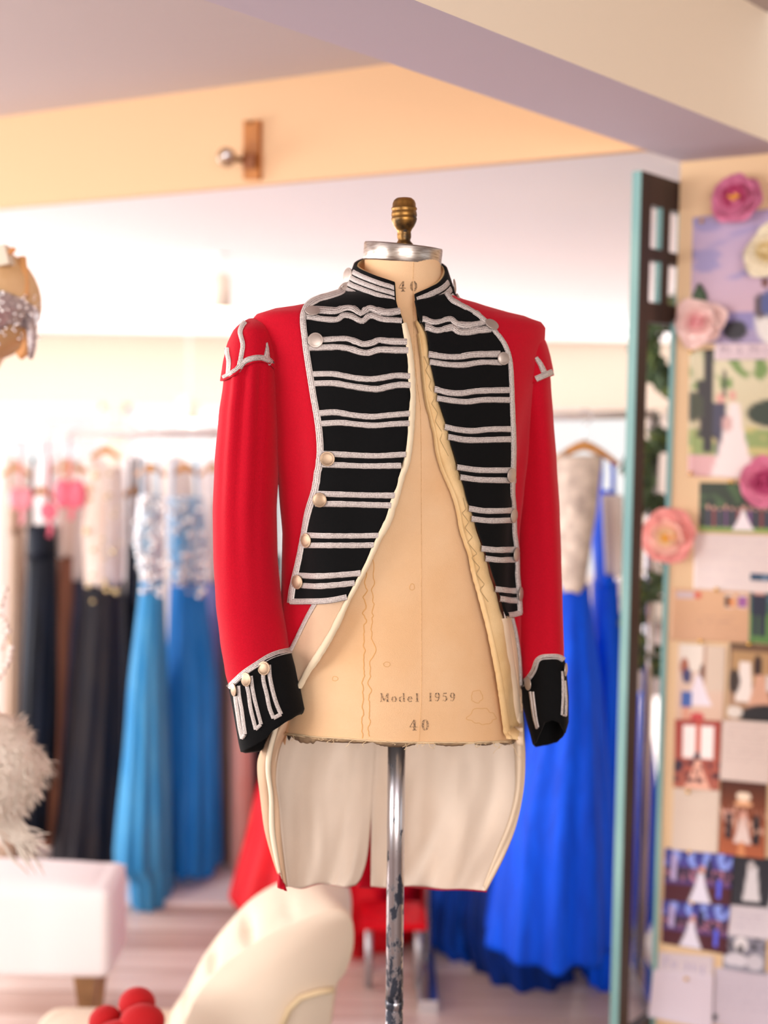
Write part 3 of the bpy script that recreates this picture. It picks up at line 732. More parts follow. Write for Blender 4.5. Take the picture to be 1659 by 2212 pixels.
SPO = .0062
ribbon('border_braid', Lout, 13, SJ, SPO+.0008, BRAID, PL, step=5)
ribbon('border_braid', [(634, 1299), (670, 1299), (710, 1297), (750, 1289)], 13, SJ, SPO+.0008, BRAID, PL)
ribbon('border_braid', Rout, 9, SJ, SPO+.0008, BRAID, PR_, step=5)
ribbon('border_braid', [(1088, 1329), (1102, 1327), (1116, 1323)], 12, SJ, SPO+.0008, BRAID, PR_)
def z1(pts): return [(600+x*.3617, 400+y*.3617) for x, y in pts]
def z3(pts): return [(560+x*.42194, 1000+y*.42194) for x, y in pts]
stL = [z1(p) for p in ([(190, 765), (265, 768), (350, 772), (395, 755), (440, 755), (490, 782), (520, 767), (550, 752), (610, 772), (660, 778), (725, 768)], [(190, 800), (265, 812), (350, 817), (395, 795), (440, 802), (500, 828), (530, 807), (560, 797), (620, 817), (700, 823), (735, 825)],
       [(200, 930), (280, 934), (400, 930), (460, 945), (510, 963), (560, 955), (600, 940), (660, 945), (765, 948)], [(205, 977), (350, 975), (430, 985), (490, 1005), (540, 1010), (600, 992), (680, 993), (772, 995)],
       [(232, 1132), (330, 1133), (400, 1145), (480, 1160), (560, 1165), (620, 1158), (700, 1145), (783, 1148)], [(240, 1187), (340, 1187), (420, 1200), (500, 1213), (590, 1222), (650, 1210), (720, 1198), (785, 1200)],
       [(272, 1362), (350, 1358), (450, 1375), (560, 1385), (650, 1378), (780, 1367)], [(280, 1425), (380, 1420), (480, 1430), (580, 1437), (680, 1430), (778, 1425)],
       [(275, 1602), (350, 1605), (450, 1610), (600, 1615), (758, 1607)])]
stL = stL+[z3(p) for p in ([(325, 6), (380, 8), (550, 14), (722, 13)], [(310, 155), (400, 158), (560, 163), (692, 165)], [(315, 207), (400, 207), (560, 212), (675, 215)],
        [(255, 368), (350, 370), (500, 370), (613, 368)], [(260, 422), (350, 420), (500, 420), (590, 418)], [(205, 572), (300, 578), (420, 570), (522, 562)], [(215, 625), (300, 630), (400, 622), (490, 612)])]
stL = [[(p[0][0]-5, p[0][1])]+p for p in stL]
for p in stL: ribbon('braid_stripe', p, 13.2, SJ, SPO, BRAID, PL, wig=.1)
stR = [z1(p) for p in ([(870, 818), (920, 835), (960, 832), (1000, 820), (1030, 820), (1060, 843), (1120, 852), (1180, 843), (1225, 832)], [(885, 862), (940, 882), (1000, 872), (1035, 865), (1070, 888), (1120, 892), (1180, 882), (1250, 872)],
       [(905, 1020), (1000, 1031), (1080, 1031), (1160, 1020), (1300, 1015)], [(912, 1065), (1000, 1079), (1100, 1081), (1200, 1065), (1310, 1065)],
       [(940, 1225), (1000, 1241), (1080, 1246), (1180, 1233), (1365, 1228)], [(955, 1277), (1040, 1291), (1120, 1296), (1220, 1284), (1368, 1285)],
       [(1000, 1448), (1060, 1462), (1150, 1469), (1250, 1460), (1376, 1458)], [(1020, 1506), (1100, 1521), (1200, 1523), (1376, 1518)])]
stR += [z3(p) for p in ([(1012, 22), (1120, 36), (1280, 36)], [(1028, 73), (1120, 85), (1280, 87)], [(1072, 232), (1150, 243), (1280, 240)], [(1085, 284), (1170, 293), (1282, 290)],
        [(1136, 437), (1200, 444), (1295, 443)], [(1156, 488), (1220, 496), (1298, 494)], [(1203, 645), (1250, 653), (1306, 655)], [(1225, 695), (1260, 703), (1310, 703)])]
stR = [[(p[0][0]-5, p[0][1]-.5)]+p+[(p[-1][0]+4, p[-1][1])] for p in stR]
for p in stR: ribbon('braid_stripe', p, 13.2, SJ, SPO, BRAID, PR_, wig=.1)
for (x, y, r, dn, mt) in ((677, 681, 15.5, (0, 0, .8), PEWTER), (685, 740, 16, (0, 0, 0), PEWTER), (711, 990, 15.5, (0, 0, 0), PEWTERW), (698, 1078, 15.5, (-.1, 0, 0), PEWTERW), (675, 1167, 15.5, (-.35, 0, 0), PEWTERW), (653, 1256, 15.5, (-.45, 0, 0), PEWTERW)):
    n = (SJ.nrm(x, y)*.6+V((.1, -.5, 0))+V(dn)).normalized(); button(x, y, r, SJ(x, y, .010), n, PL, mt)
for (x, y, r, dn) in ((1056, 710, 15.5, (.5, 0, .9)), (1078, 777, 14, (.25, 0, .0)), (1092, 1025, 16, (.9, 0, 0)), (1096, 1112, 16, (1.1, 0, 0)), (1103, 1197, 16, (1.5, 0, 0)), (1112, 1283, 16, (2.2, 0, 0))):
    n = (SJ.nrm(x, y)*.4+V((0, -.8, 0))+V(dn)).normalized(); button(x, y, r, SJ(x, y, .010), n, PR_, PEWTER)
# --- inner facings, buff skirts
ribbon('edge_facing', [(871, 705), (878, 735), (883, 765), (887, 820), (888, 870), (886, 920), (883, 960), (877, 1000), (868, 1025), (857, 1063), (846, 1097), (836, 1127), (821, 1156), (807, 1188), (790, 1226), (773, 1257), (752, 1296), (722, 1360), (690, 1418), (668, 1452), (650, 1484)], lambda t: (15 if t < .55 else 12)+3*math.sin(t*9)**2, SJ, .0045, M('ivory_edge', 'ecd9ba', .8, var=.08, vscale=30, spec=.2), JK, rise=.003, round_=True, wig=.15)
Fin = [(898, 690), (907, 718), (913, 762), (918, 816), (924, 863), (933, 899), (942, 935), (948, 975), (959, 1013), (982, 1063), (995, 1105), (1003, 1148), (1020, 1198), (1030, 1245), (1045, 1295), (1062, 1359), (1081, 1443), (1094, 1520), (1106, 1597)]
Fout = [(905, 695), (922, 722), (928, 762), (940, 816), (950, 867), (960, 899), (972, 935), (980, 975), (992, 1013), (1008, 1063), (1022, 1105), (1033, 1148), (1050, 1198), (1064, 1245), (1082, 1300), (1100, 1360), (1114, 1443), (1123, 1520), (1131, 1600)]
fc = sheet('edge_facing', Fin, Fout, SJ, -.0045, FACING, JK, nr=110, nc=10, bulge=.004, thick=.002, wav=.002)
ribbon('facing_roll', Fin[1:], lambda t: 7+5*t, SJ, -.005, FACING, JK, rise=.004, round_=True, wig=.2)
ribbon('facing_roll', [(1090, 1335), (1097, 1370), (1105, 1430), (1115, 1500), (1122, 1560), (1126, 1610)], lambda t: 14, SJ, -.001, M('pale_facing', 'e6cdb0', .8, var=.06, vscale=20, spec=.2), JK, rise=.004, round_=True)
zg = [(1000, 1075), (1006, 1100), (998, 1108), (1012, 1128), (1004, 1140), (1020, 1160), (1010, 1172), (1030, 1196), (1018, 1205), (1036, 1226), (1028, 1240), (1046, 1262), (1036, 1275), (1054, 1300)]
ribbon('zigzag_stitching', zg, 1.3, SJ, .0008, M('stitch_thread', 'b09468', .9), fc, rise=.0003, smooth=False)
ribbon('zigzag_stitching', [(916, 770), (924, 790), (919, 800), (931, 822), (926, 835), (938, 860), (932, 872), (945, 892), (940, 910), (955, 935), (950, 950), (968, 985)], 1.2, SJ, .0008, bpy.data.materials['stitch_thread'], fc, rise=.0003, smooth=False)
sk = sheet('buff_skirt', [(682, 1296), (659, 1346), (640, 1382), (622, 1420), (605, 1480)], [(750, 1290), (722, 1358), (692, 1416), (668, 1452), (648, 1488)], SJ, .001, BUFF, JK, nr=40, nc=12, thick=.002)
ribbon('border_braid', [(686, 1300), (660, 1347), (640, 1386), (618, 1430)], 8, SJ, .0035, BRAID, sk)
sk2 = sheet('buff_skirt', [(1092, 1325), (1103, 1380), (1115, 1460), (1124, 1540)], [(1106, 1325), (1116, 1380), (1122, 1460), (1129, 1540)], SJ, .0005, BUFF, JK, nr=30, nc=6, thick=.002)
ribbon('border_braid', [(1104, 1335), (1112, 1370), (1119, 1420), (1122, 1480)], 5, SJ, .003, BRAID, sk2)
# --- collar
ct = [(853, 610, -.078), (812, 596, -.070), (772, 577, -.03), (771, 566, .01), (800, 556, .055), (868, 552, .075), (930, 560, .06), (960, 575, .025), (963, 590, -.01), (950, 608, -.045), (925, 622, -.064), (896, 635, -.076)]
cb = [(857, 668, -.088), (800, 652, -.082), (750, 632, -.035), (752, 626, .02), (790, 622, .075), (868, 620, .095), (940, 625, .08), (978, 640, .035), (988, 655, -.01), (972, 672, -.05), (940, 688, -.072), (904, 700, -.084)]
def cr3(P, t):
    n = len(P)-1; x = t*n; i = min(int(x), n-1); f = x-i
    p0 = P[i-1] if i else P[0]*2-P[1]; p1, p2 = P[i], P[i+1]; p3 = P[i+2] if i+2 <= n else P[n]*2-P[n-1]
    return .5*((2*p1)+(p2-p0)*f+(2*p0-5*p1+4*p2-p3)*f*f+(3*p1-p0-3*p2+p3)*f**3)
CT = [U(x, y, Y0+d) for x, y, d in ct]; CBm = [U(x, y, Y0+d) for x, y, d in cb]
cen = U(868, 620, Y0)
def colp(s, t, off=0):
    a, b = cr3(CT, s), cr3(CBm, s); p = a.lerp(b, t); d = p-cen; d.z = 0
    return p+d.normalized()*off
cl = grid('collar', [[colp(i/90, j/8) for i in range(91)] for j in range(9)], BLACK, JK, thick=.004)
grid('collar_lining', [[colp(i/90, j/8, -.004) for i in range(91)] for j in range(9)], FACING, cl, thick=.001)
def colstrip(s0, s1, t0, t1):
    n = 34; P = []; uvs = []
    for i in range(n+1):
        s = lerp(s0, s1, i/n); row = []
        for v, h in ((0, .002), (.1, .0034), (.5, .0038), (.9, .0034), (1, .002)):
            row.append(colp(s, lerp(t0, t1, v)+.012*noise.noise(V((s*60, t0*9, 0))), h)); uvs.append((s*.4, v))
        P.append(row)
    nc = 5; mesh('collar_braid', [p for r in P for p in r], [(i*nc+j, i*nc+j+1, (i+1)*nc+j+1, (i+1)*nc+j) for i in range(n) for j in range(nc-1)], BRAID, cl, uv=uvs)
for k in range(4):
    t0 = .12+k*.225; colstrip(.004, .19, t0, t0+.185); colstrip(.76, .996, t0, t0+.185)
for (s, t, dn) in ((.205, .38, (-.75, -.55, .1)), (.2, .9, (-.65, -.5, .45)), (.735, .42, (.98, -.12, .1)), (.745, .86, (.95, -.15, .35))):
    button(0, 0, 16.5, colp(s, t, .006), V(dn), cl, PEWTER)
# --- tails
def tail(Lp, Rp, Yl, Yr, name, mat, back=0, pxo=(0, 0, 0), seed=0, par=JK, nr=70, nc=34, amp=.01, thick=.0015):
    A = resample(Lp, n=nr); B = resample(Rp, n=nr); P = []
    for i in range(nr):
        t = i/(nr-1); row = []
        for j in range(nc):
            s = j/(nc-1); x = lerp(A[i][0]-pxo[0], B[i][0]+pxo[1], s); y = lerp(A[i][1], B[i][1], s)+pxo[2]*t
            y += 5*t*t*noise.noise(V((s*3, seed, 0)))*2
            Y = Y0+(Yl(s, t) if Yl else 0)+back
            Y += amp*(.3+.7*t)*math.sin(PI*min(1, s*6)/2)*math.sin(PI*min(1, (1-s)*6)/2)*(noise.noise(V((s*3.2+t*1.9+seed, t*1.1, seed)))*2.2+.45*noise.noise(V((s*8+t*3+seed, t*3-s*4, seed))))
            row.append(U(x, y, Y))
        P.append(row)
    return grid(name, P, mat, par, thick=thick)
YL = lambda s, t: lerp(-.06+.05*t, .145, math.sin(min(1, s)*PI/2)**.7)
YR = lambda s, t: lerp(.02-.0*t, .145, math.sin((1-s)*PI/2)**.7)
LLp = [(655, 1470), (625, 1555), (600, 1615), (593, 1680), (600, 1740), (606, 1800), (612, 1860), (620, 1914)]
LRp = [(812, 1470), (811, 1620), (806, 1700), (800, 1780), (793, 1850), (781, 1893), (768, 1911)]
RLp = [(806, 1470), (808, 1620), (803, 1700), (802, 1800), (801, 1900), (801, 1910)]
RRp = [(1090, 1470), (1110, 1600), (1118, 1650), (1116, 1720), (1100, 1785), (1072, 1855), (1047, 1921)]
tail(LLp, LRp, YL, None, 'tail_lining', LINING, seed=1, amp=.014)
tail(RLp, RRp, YR, None, 'tail_lining', LINING, seed=5.3, amp=.028)
tail(LLp, LRp, YL, None, 'coat_tail', RED, back=.014, pxo=(-3, 3, 1), seed=1, amp=.01)
tail([(806, 1470), (806, 1620), (803, 1700), (798, 1800), (785, 1870), (772, 1910)], RRp, YR, None, 'coat_tail', RED, back=.03, pxo=(0, 3, 3), seed=5.3, amp=.028)
# buff turnbacks along the tail edges
tb = sheet.__globals__
def strip3(name, Lp, Rp, Y, mat, nr=60, nc=9, bul=.01, wv=.004, thick=.002):
    A = resample(Lp, n=nr); B = resample(Rp, n=nr); P = []
    for i in range(nr):
        t = i/(nr-1); row = []
        for j in range(nc):
            s = j/(nc-1); row.append(U(lerp(A[i][0], B[i][0], s), lerp(A[i][1], B[i][1], s), Y0+Y(t)-bul*math.sin(PI*s)+wv*math.sin(s*7+t*5)))
        P.append(row)
    return grid(name, P, mat, JK, thick=thick)
strip3('tail_turnback', [(640, 1478), (592, 1568), (562, 1628), (557, 1665), (563, 1720), (572, 1790), (588, 1850), (600, 1886)], [(658, 1482), (632, 1555), (605, 1615), (596, 1680), (603, 1740), (607, 1800), (613, 1860), (620, 1916)], lambda t: -.055+.04*t, BUFF)
strip3('tail_edge', [(592, 1570), (578, 1620), (575, 1665), (582, 1720), (583, 1790), (593, 1850), (603, 1888)], [(602, 1570), (589, 1620), (584, 1665), (590, 1720), (593, 1790), (601, 1850), (609, 1900)], lambda t: -.068+.04*t, M('ivory_piping', 'ecdcc2', .8), nc=5, bul=.004, wv=0)
strip3('tail_tip', [(600, 1880), (601, 1898), (600, 1917)], [(606, 1884), (613, 1905), (619, 1925)], lambda t: -.02, RED, nr=8)
strip3('tail_turnback', [(1098, 1470), (1106, 1560), (1113, 1640), (1113, 1710), (1098, 1775), (1070, 1845), (1044, 1914)], [(1124, 1470), (1131, 1560), (1134, 1640), (1130, 1710), (1114, 1785), (1086, 1855), (1050, 1924)], lambda t: .0+.01*t, M('tail_edge_cloth', 'e6cfb4', .8, var=.06, vscale=20))
# ================================================================== BACK ROOM: RAILS, HANGERS, GOWNS
def loft_px(name, rows, Y, mat, par, folds=0, nf=9, seed=0, step=14, n=48, sq=.9, thick=.0):
    ys = [rows[0][0]+(rows[-1][0]-rows[0][0])*i/max(2, int((rows[-1][0]-rows[0][0])/step)) for i in range(max(2, int((rows[-1][0]-rows[0][0])/step))+1)]
    R = []
    for y in ys:
        xl, xr, b = tab(rows, y); L, Rr = U(xl, y, Y), U(xr, y, Y); c = (L+Rr)/2; A = (Rr-L)/2; r = []
        t = (y-rows[0][0])/(rows[-1][0]-rows[0][0])
        for k in range(n):
            th = 2*PI*k/n; d = 1+folds*t**.5*(math.sin(nf*th+seed+.8*math.sin(t*3+seed))*.7+.5*noise.noise(V((math.cos(th)*3+seed, math.sin(th)*3, t*1.5))))
            dz = -.02*t*t*noise.noise(V((math.cos(th)*2, math.sin(th)*2, seed)))
            r.append(c+A*math.cos(th)*d+V((0, -b*math.sin(th)*d, dz)))
        R.append(r)
    return MB().rings(R, True, True).build(name, mat, par)
def hanger(px, y, Y, wpx, label, mat=WOOD, grp=None, railz=None):
    c = U(px, y, Y); wd = wpx/2*Y/F
    t = thing('clothes_hanger', c, label, 'hanger', grp)
    pts = [c+V((s*wd, 0, -abs(s)**1.4*wd*.55)) for s in [i/8 for i in range(-8, 9)]]
    MB().tube(pts, [.006+.007*(1-abs(i/8)) for i in range(-8, 9)], 8).build('arms', mat, t)
    top = (railz if railz else c.z+.06)
    h = [c, c+V((0, 0, .03))]; hh = top-c.z-.018
    h += [c+V((0, 0, hh-.0))]+[c+V((.018*math.sin(a), 0, hh+.018-.018*math.cos(a))) for a in (.6, 1.2, 1.8, 2.4, 3.0, 3.6, 4.2)]
    MB().tube(h, .002, 6).build('hook', CHROME, t)
    return t
RAILM = M('pale_rail', 'ece6e4', .3, metal=.3)
def rail(px0, y0, Ya, px1, y1, Yb, label, posts=()):
    a, b = U(px0, y0, Ya), U(px1, y1, Yb); t = thing('clothes_rail', ((a.x+b.x)/2, (a.y+b.y)/2, 0), label, 'clothes rail')
    MB().tube([a, b], .012, 14).build('rail_bar', RAILM, t)
    for s in posts:
        p = a.lerp(b, s); MB().tube([p, (p.x, p.y, .01)], .015, 12).build('post', CHROME, t)
        MB().box((p.x, p.y, .02), (.05, 0, 0), (0, .45, 0), (0, 0, .03)).build('foot', CHROME, t, smooth=False)
    return a, b
ra_, rb_ = rail(-60, 935, 3.88, 800, 928, 3.88, 'long chrome clothes rail carrying the gowns left of the jacket', (.0, .925))
def fab(n, h, h2=None, r=.6): return M(n, h, r, spec=.2, col2=h2, vscale=6, stretch=(6, 6, .6) if h2 else None)
def gown(label, Y, bod, sk, mb, ms, folds=.12, nf=11, seed=0, extra=None, hang=True, hl=None, straps=True):
    y0 = bod[0][0] if bod else sk[0][0]
    sk = [(r[0], r[1], r[2], r[3]*.6) for r in sk]
    lastr = sk[-1]; b0 = U((lastr[1]+lastr[2])/2, lastr[0], Y)
    t = thing('gown', b0, label, 'dress', 'gowns on the back room rails')
    if bod: loft_px('bodice', bod, Y, mb, t, folds*.3, 5, seed)
    loft_px('skirt', sk, Y, ms, t, folds, nf, seed+1, n=72)
    cx = (bod or sk)[0]; cx = (cx[1]+cx[2])/2; wd = ((bod or sk)[0][2]-(bod or sk)[0][1])
    if straps:
        zt = U(cx, 985, Y)
        for s in (-1, 1):
            a = U(cx+s*wd*.35, y0+2, Y); q = U(cx+s*wd*.3, min(y0-10, 990), Y)
            MB().tube([a, (a+q)/2+V((0, -.01, 0)), q], .006, 6).build('strap', mb, t)
    return t
WH = fab('ivory_satin', 'efe6e4'); LACE = fab('nude_lace', 'e2c8b8', 'f1e4dc'); BLK = fab('black_chiffon', '101218', '1d2433')
gl = [
 ('beige satin gown at the left end of the rail, half hidden by the feather stole', 3.93, [(1060, 18, 52, .05), (1150, 22, 50, .06)], [(1150, 22, 52, .06), (1500, 14, 60, .12), (1850, 8, 70, .2)], fab('beige_satin', 'c9ae98'), fab('beige_satin_skirt', 'bfa48e', 'd0b8a4')),
 ('narrow black chiffon gown with dark navy folds near the left end of the rail', 3.84, [(1135, 60, 118, .05), (1200, 58, 122, .06)], [(1200, 58, 122, .07), (1500, 50, 122, .14), (1792, 40, 112, .2)], BLK, BLK),
 ('copper brown gown hanging just right of the narrow black gown', 3.93, [(1040, 125, 165, .05), (1200, 122, 160, .06)], [(1200, 122, 160, .06), (1500, 112, 150, .14), (1800, 100, 145, .2)], LACE, fab('copper_satin', 'a9745c', '8d5f50')),
 ('slate blue grey gown between the copper gown and the charcoal gown', 3.98, [(1050, 152, 180, .05), (1250, 150, 185, .06)], [(1250, 150, 185, .06), (1500, 140, 180, .14), (1850, 118, 180, .2)], WH, fab('slate_satin', '5a5d78', '454657')),
 ('charcoal gown with nude sequinned bodice on the left rail', 3.84, [(1010, 190, 265, .05), (1150, 178, 270, .07), (1260, 185, 265, .07)], [(1255, 180, 268, .08), (1500, 160, 275, .16), (1880, 118, 282, .24)], LACE, fab('charcoal_chiffon', '2c2628', '1c1c26')),
 ('short sleeved black gown squeezed between the charcoal and pale blue gowns', 3.93, [(1180, 276, 304, .05), (1300, 272, 304, .06)], [(1300, 270, 305, .06), (1600, 262, 300, .14), (1880, 255, 290, .2)], BLK, BLK),
 ('pale blue chiffon gown with white beaded bodice and long trailing hem', 3.62, [(1070, 300, 352, .05), (1170, 290, 352, .07), (1250, 305, 352, .06)], [(1250, 303, 354, .07), (1500, 278, 362, .15), (1850, 252, 372, .24), (1870, 285, 372, .2), (1988, 292, 368, .16)], fab('pale_blue_bead', 'a9cbe6', 'e9f0f7'), fab('pale_blue_chiffon', '4f9fd0', '2a86c4')),
 ('bright blue chiffon gown with beaded bodice, right of the pale blue gown', 3.78, [(1075, 360, 440, .05), (1180, 362, 448, .07), (1250, 370, 440, .07)], [(1250, 368, 442, .08), (1500, 360, 470, .16), (1862, 364, 478, .24)], fab('blue_bead', '5aa5dc', 'd9e8f4'), fab('bright_blue_chiffon', '0a74c8', '2f86d6')),
 ('lilac blue gown half hidden behind the left jacket sleeve', 3.98, [(1080, 440, 480, .05), (1250, 440, 482, .06)], [(1250, 436, 484, .06), (1500, 430, 486, .14), (1862, 432, 482, .2)], WH, fab('lilac_satin', '98a0dc', '7f90d8')),
 ('taupe gown just left of the black cuff', 3.98, [(1100, 482, 520, .05), (1250, 480, 520, .06)], [(1250, 480, 520, .06), (1500, 476, 515, .14), (1862, 474, 520, .2)], WH, fab('taupe_satin', 'a38c84', '8c7872')),
 ('blush pink gown behind the black cuff', 3.9, [(1100, 505, 545, .05), (1250, 500, 545, .06)], [(1250, 500, 545, .06), (1500, 498, 545, .14), (1862, 500, 552, .2)], WH, fab('blush_satin', 'e8b4a8', 'eccbc4')),
 ('black gown seen between the blush gown and the jacket tail', 3.98, None, [(1200, 545, 610, .06), (1500, 540, 612, .14), (1800, 540, 610, .2)], BLK, BLK),
]
for i, (lb, Y, bd, sk_, mb, ms) in enumerate(gl):
    t = gown(lb, Y, bd, sk_, mb, ms, seed=i*1.7)
    if bd:
        cx = (bd[0][1]+bd[0][2])/2
        hanger(cx, min(bd[0][0]-38, 1010) if bd[0][0] < 1100 else 1060, Y, 62, 'wooden hanger of the '+lb.split(' gown')[0]+' gown', grp='hangers on the left rail', railz=ra_.z+.012)
    if 'beaded' in lb or 'sequinned' in lb:
        b = MB(); rg = random.Random(i)
        for k in range(70 if 'beaded' in lb else 24):
            y = rg.uniform(bd[0][0], bd[-1][0]+40); xl, xr, bb = tab(bd, y); b.sphere(U(rg.uniform(xl, xr), y, Y-bb-.006), rg.uniform(.004, .011), 8)
        b.build('beading', M('bead_%d' % i, 'fbfdff' if 'beaded' in lb else 'f0d59a', .1, metal=.6), t, kind='stuff')
# red bows on the top of the rail, white covered garments behind
for i, (x, y, s) in enumerate(((45, 1085, 20), (152, 1075, 26), (105, 1112, 14))):
    b = MB(); c = U(x, y, 3.8); b.tube([c, V((c.x, c.y, ra_.z)), V((c.x, 3.88, ra_.z+.012))], .003, 5)
    for sg in (-1, 1): b.sphere(c+V((sg*s*.0009, 0, .012)), s*.0014, 12, (.8, .5, 1.3))
    b.sphere(c, s*.0007, 8); b.tube([c, c+V((.006, 0, -.05)), c+V((.0, 0, -.07))], .008, 6)
    tag(b.build('ribbon_bow', M('pink_bow', 'f2738a' if i else 'f59aa8', .5)), ['small pink bow above the beige gown at the far left of the rail', 'largest pink bow above the copper gown', 'smallest pink bow above the narrow black gown'][i], 'bow')
for i in range(6):
    x = -10+i*88
    t = tag(loft_px('garment_bag', [(985, x+22, x+52, .05), (1010, x, x+74, .1), (1100, x-4, x+78, .12), (1500, x-2, x+76, .12), (1780, x, x+74, .12)], 4.5, fab('cover_white', 'f4f0f2' if i % 2 else 'f6ebe4'), None, .06, 7, i), ['white garment bag at the left end of the rear row', 'cream garment bag behind the black gown', 'white garment bag behind the charcoal gown', 'cream garment bag behind the pale blue gown', 'white garment bag behind the bright blue gown', 'cream garment bag behind the left sleeve'][i], 'garment bag', 'garment bags in the rear row')
rail(-60, 945, 4.5, 560, 942, 4.5, 'rear chrome clothes rail carrying white garment bags', (0, 1))
tagc = MB().box(U(28, 1330, 3.9), (.055, 0, 0), (0, .002, 0), (0, 0, .14)).build('paper_tag', PAPER, smooth=False); tag(tagc, 'white paper tag hanging by the beige gown at the left', 'tag')
# red dress and royal blue gowns
REDS = fab('red_satin', 'e00016', 'c80018')
t = thing('gown', U(700, 1980, 3.45), 'flared red gown behind the jacket tails and the slipper chair', 'dress', 'gowns on the back room rails')
loft_px('bodice', [(1100, 640, 760, .06), (1250, 650, 760, .07)], 3.45, REDS, t, .03, 5)
loft_px('skirt', [(1250, 645, 770, .08), (1600, 590, 850, .2), (1750, 545, 880, .26), (1925, 498, 915, .32), (1945, 560, 925, .3), (2000, 640, 900, .22)], 3.45, REDS, t, .06, 13, 2, n=96)
ra2, rb2 = rail(930, 905, 3.15, 1420, 895, 3.15, 'chrome clothes rail carrying the royal blue gowns right of the jacket', (.01, .99))
ROY = fab('royal_blue_satin', '0058f4', '0046d2', .6); ROY2 = fab('royal_blue_bright', '0064ff', '0052e8', .6); NAVY = fab('deep_blue', '002f86', '00205c', .5)
IVL = M('ivory_lace', 'e9d8c8', .8, col2='b9a89c', vscale=28)
t = gown('royal blue gown with ivory lace bodice on the wooden hanger, right of the jacket', 3.02, [(985, 1200, 1300, .05), (1080, 1195, 1290, .09), (1180, 1200, 1275, .09), (1268, 1205, 1262, .08)], [(1262, 1196, 1272, .09), (1500, 1160, 1300, .2), (1800, 1080, 1318, .32), (2020, 1050, 1318, .36)], IVL, ROY, folds=.1, nf=10, seed=3)
hanger(1262, 962, 3.02, 150, 'broad wooden hanger above the ivory lace bodice', railz=ra2.z+.01)
t = gown('royal blue one shoulder gown with crossing straps, left of the teal door edge', 3.17, [(1060, 1290, 1330, .05), (1150, 1278, 1325, .07), (1260, 1285, 1325, .07)], [(1255, 1280, 1335, .08), (1500, 1275, 1345, .15), (1800, 1262, 1350, .2), (2100, 1255, 1320, .22)], ROY2, ROY2, folds=.1, seed=5)
t = gown('deep blue gown with ruffled hem under the right jacket cuff', 3.2, None, [(1200, 1120, 1190, .08), (1500, 1090, 1220, .2), (1800, 1020, 1220, .28), (1990, 1000, 1230, .3), (2130, 1040, 1250, .26)], NAVY, NAVY, folds=.12, seed=7)
t = gown('dark royal blue gown behind the right tail of the jacket', 3.33, None, [(1200, 1020, 1080, .08), (1500, 980, 1090, .15), (1800, 940, 1080, .22), (2000, 915, 1050, .24), (2060, 960, 1060, .2)], ROY, fab('royal_dark', '0044b0', '002f80'), folds=.12, seed=9)
t = gown('royal blue gown seen through the open door panel', 3.4, None, [(1500, 1380, 1398, .06), (1700, 1372, 1418, .12), (1900, 1360, 1436, .16), (1990, 1350, 1400, .14)], ROY2, ROY2, folds=.1, seed=11, straps=False)
loft_px('ivory_overlay', [(1070, 1300, 1345, .04), (1240, 1308, 1345, .05)], 3.08, WH, t, .03, 5)
# ruffled hems
for i, (x, y, wpx, lb) in enumerate(((985, 2085, 50, 'a'), (1075, 2125, 60, 'b'), (1150, 2140, 80, 'c'))):
    pass
# flat white slab over the boards; dark box filling a dark floor area
MB().box((U(545, 1960, 4.0).x, 4.0, .014), (1.25, 0, 0), (0, .88, 0), (0, 0, .016)).build('white_slab', WHITE, smooth=False)
o = bpy.data.objects['white_slab']; tag(o, 'flat white slab on the floor under the left clothes rail', 'mat')
tx = U(1000, 2000, 3.75).x
st = thing('dark_box', V((tx, 3.75, .0)), 'dark box on the floor behind the blue gowns', 'trunk')
MB().box((tx, 3.75, .11), (.5, 0, 0), (0, .3, 0), (0, 0, .2)).build('box_body', M('box_dark', '1c1618', .6), st, smooth=False)
MB().box((tx, 3.75, .23), (.52, 0, 0), (0, .32, 0), (0, 0, .05)).build('box_lid', M('box_lid', '261d1d', .6), st, smooth=False)
p = U(797, 2110, 3.2); q = U(797, 1985, 3.2)
cs = thing('chrome_stool', (p.x+.06, 3.1, 0), 'low stool with chrome legs under the red gown', 'stool')
for dx, dy in ((0, 0), (.13, 0), (0, -.1), (.13, -.1)):
    MB().tube([(p.x+dx, 3.15+dy, .008), (p.x+dx, 3.15+dy, .17)], .009, 12).build('leg', M('dull_steel', 'b4b0b2', .4, metal=.7), cs)
MB().box((p.x+.065, 3.1, .18), (.17, 0, 0), (0, .14, 0), (0, 0, .02)).build('seat', REDS, cs, smooth=False)
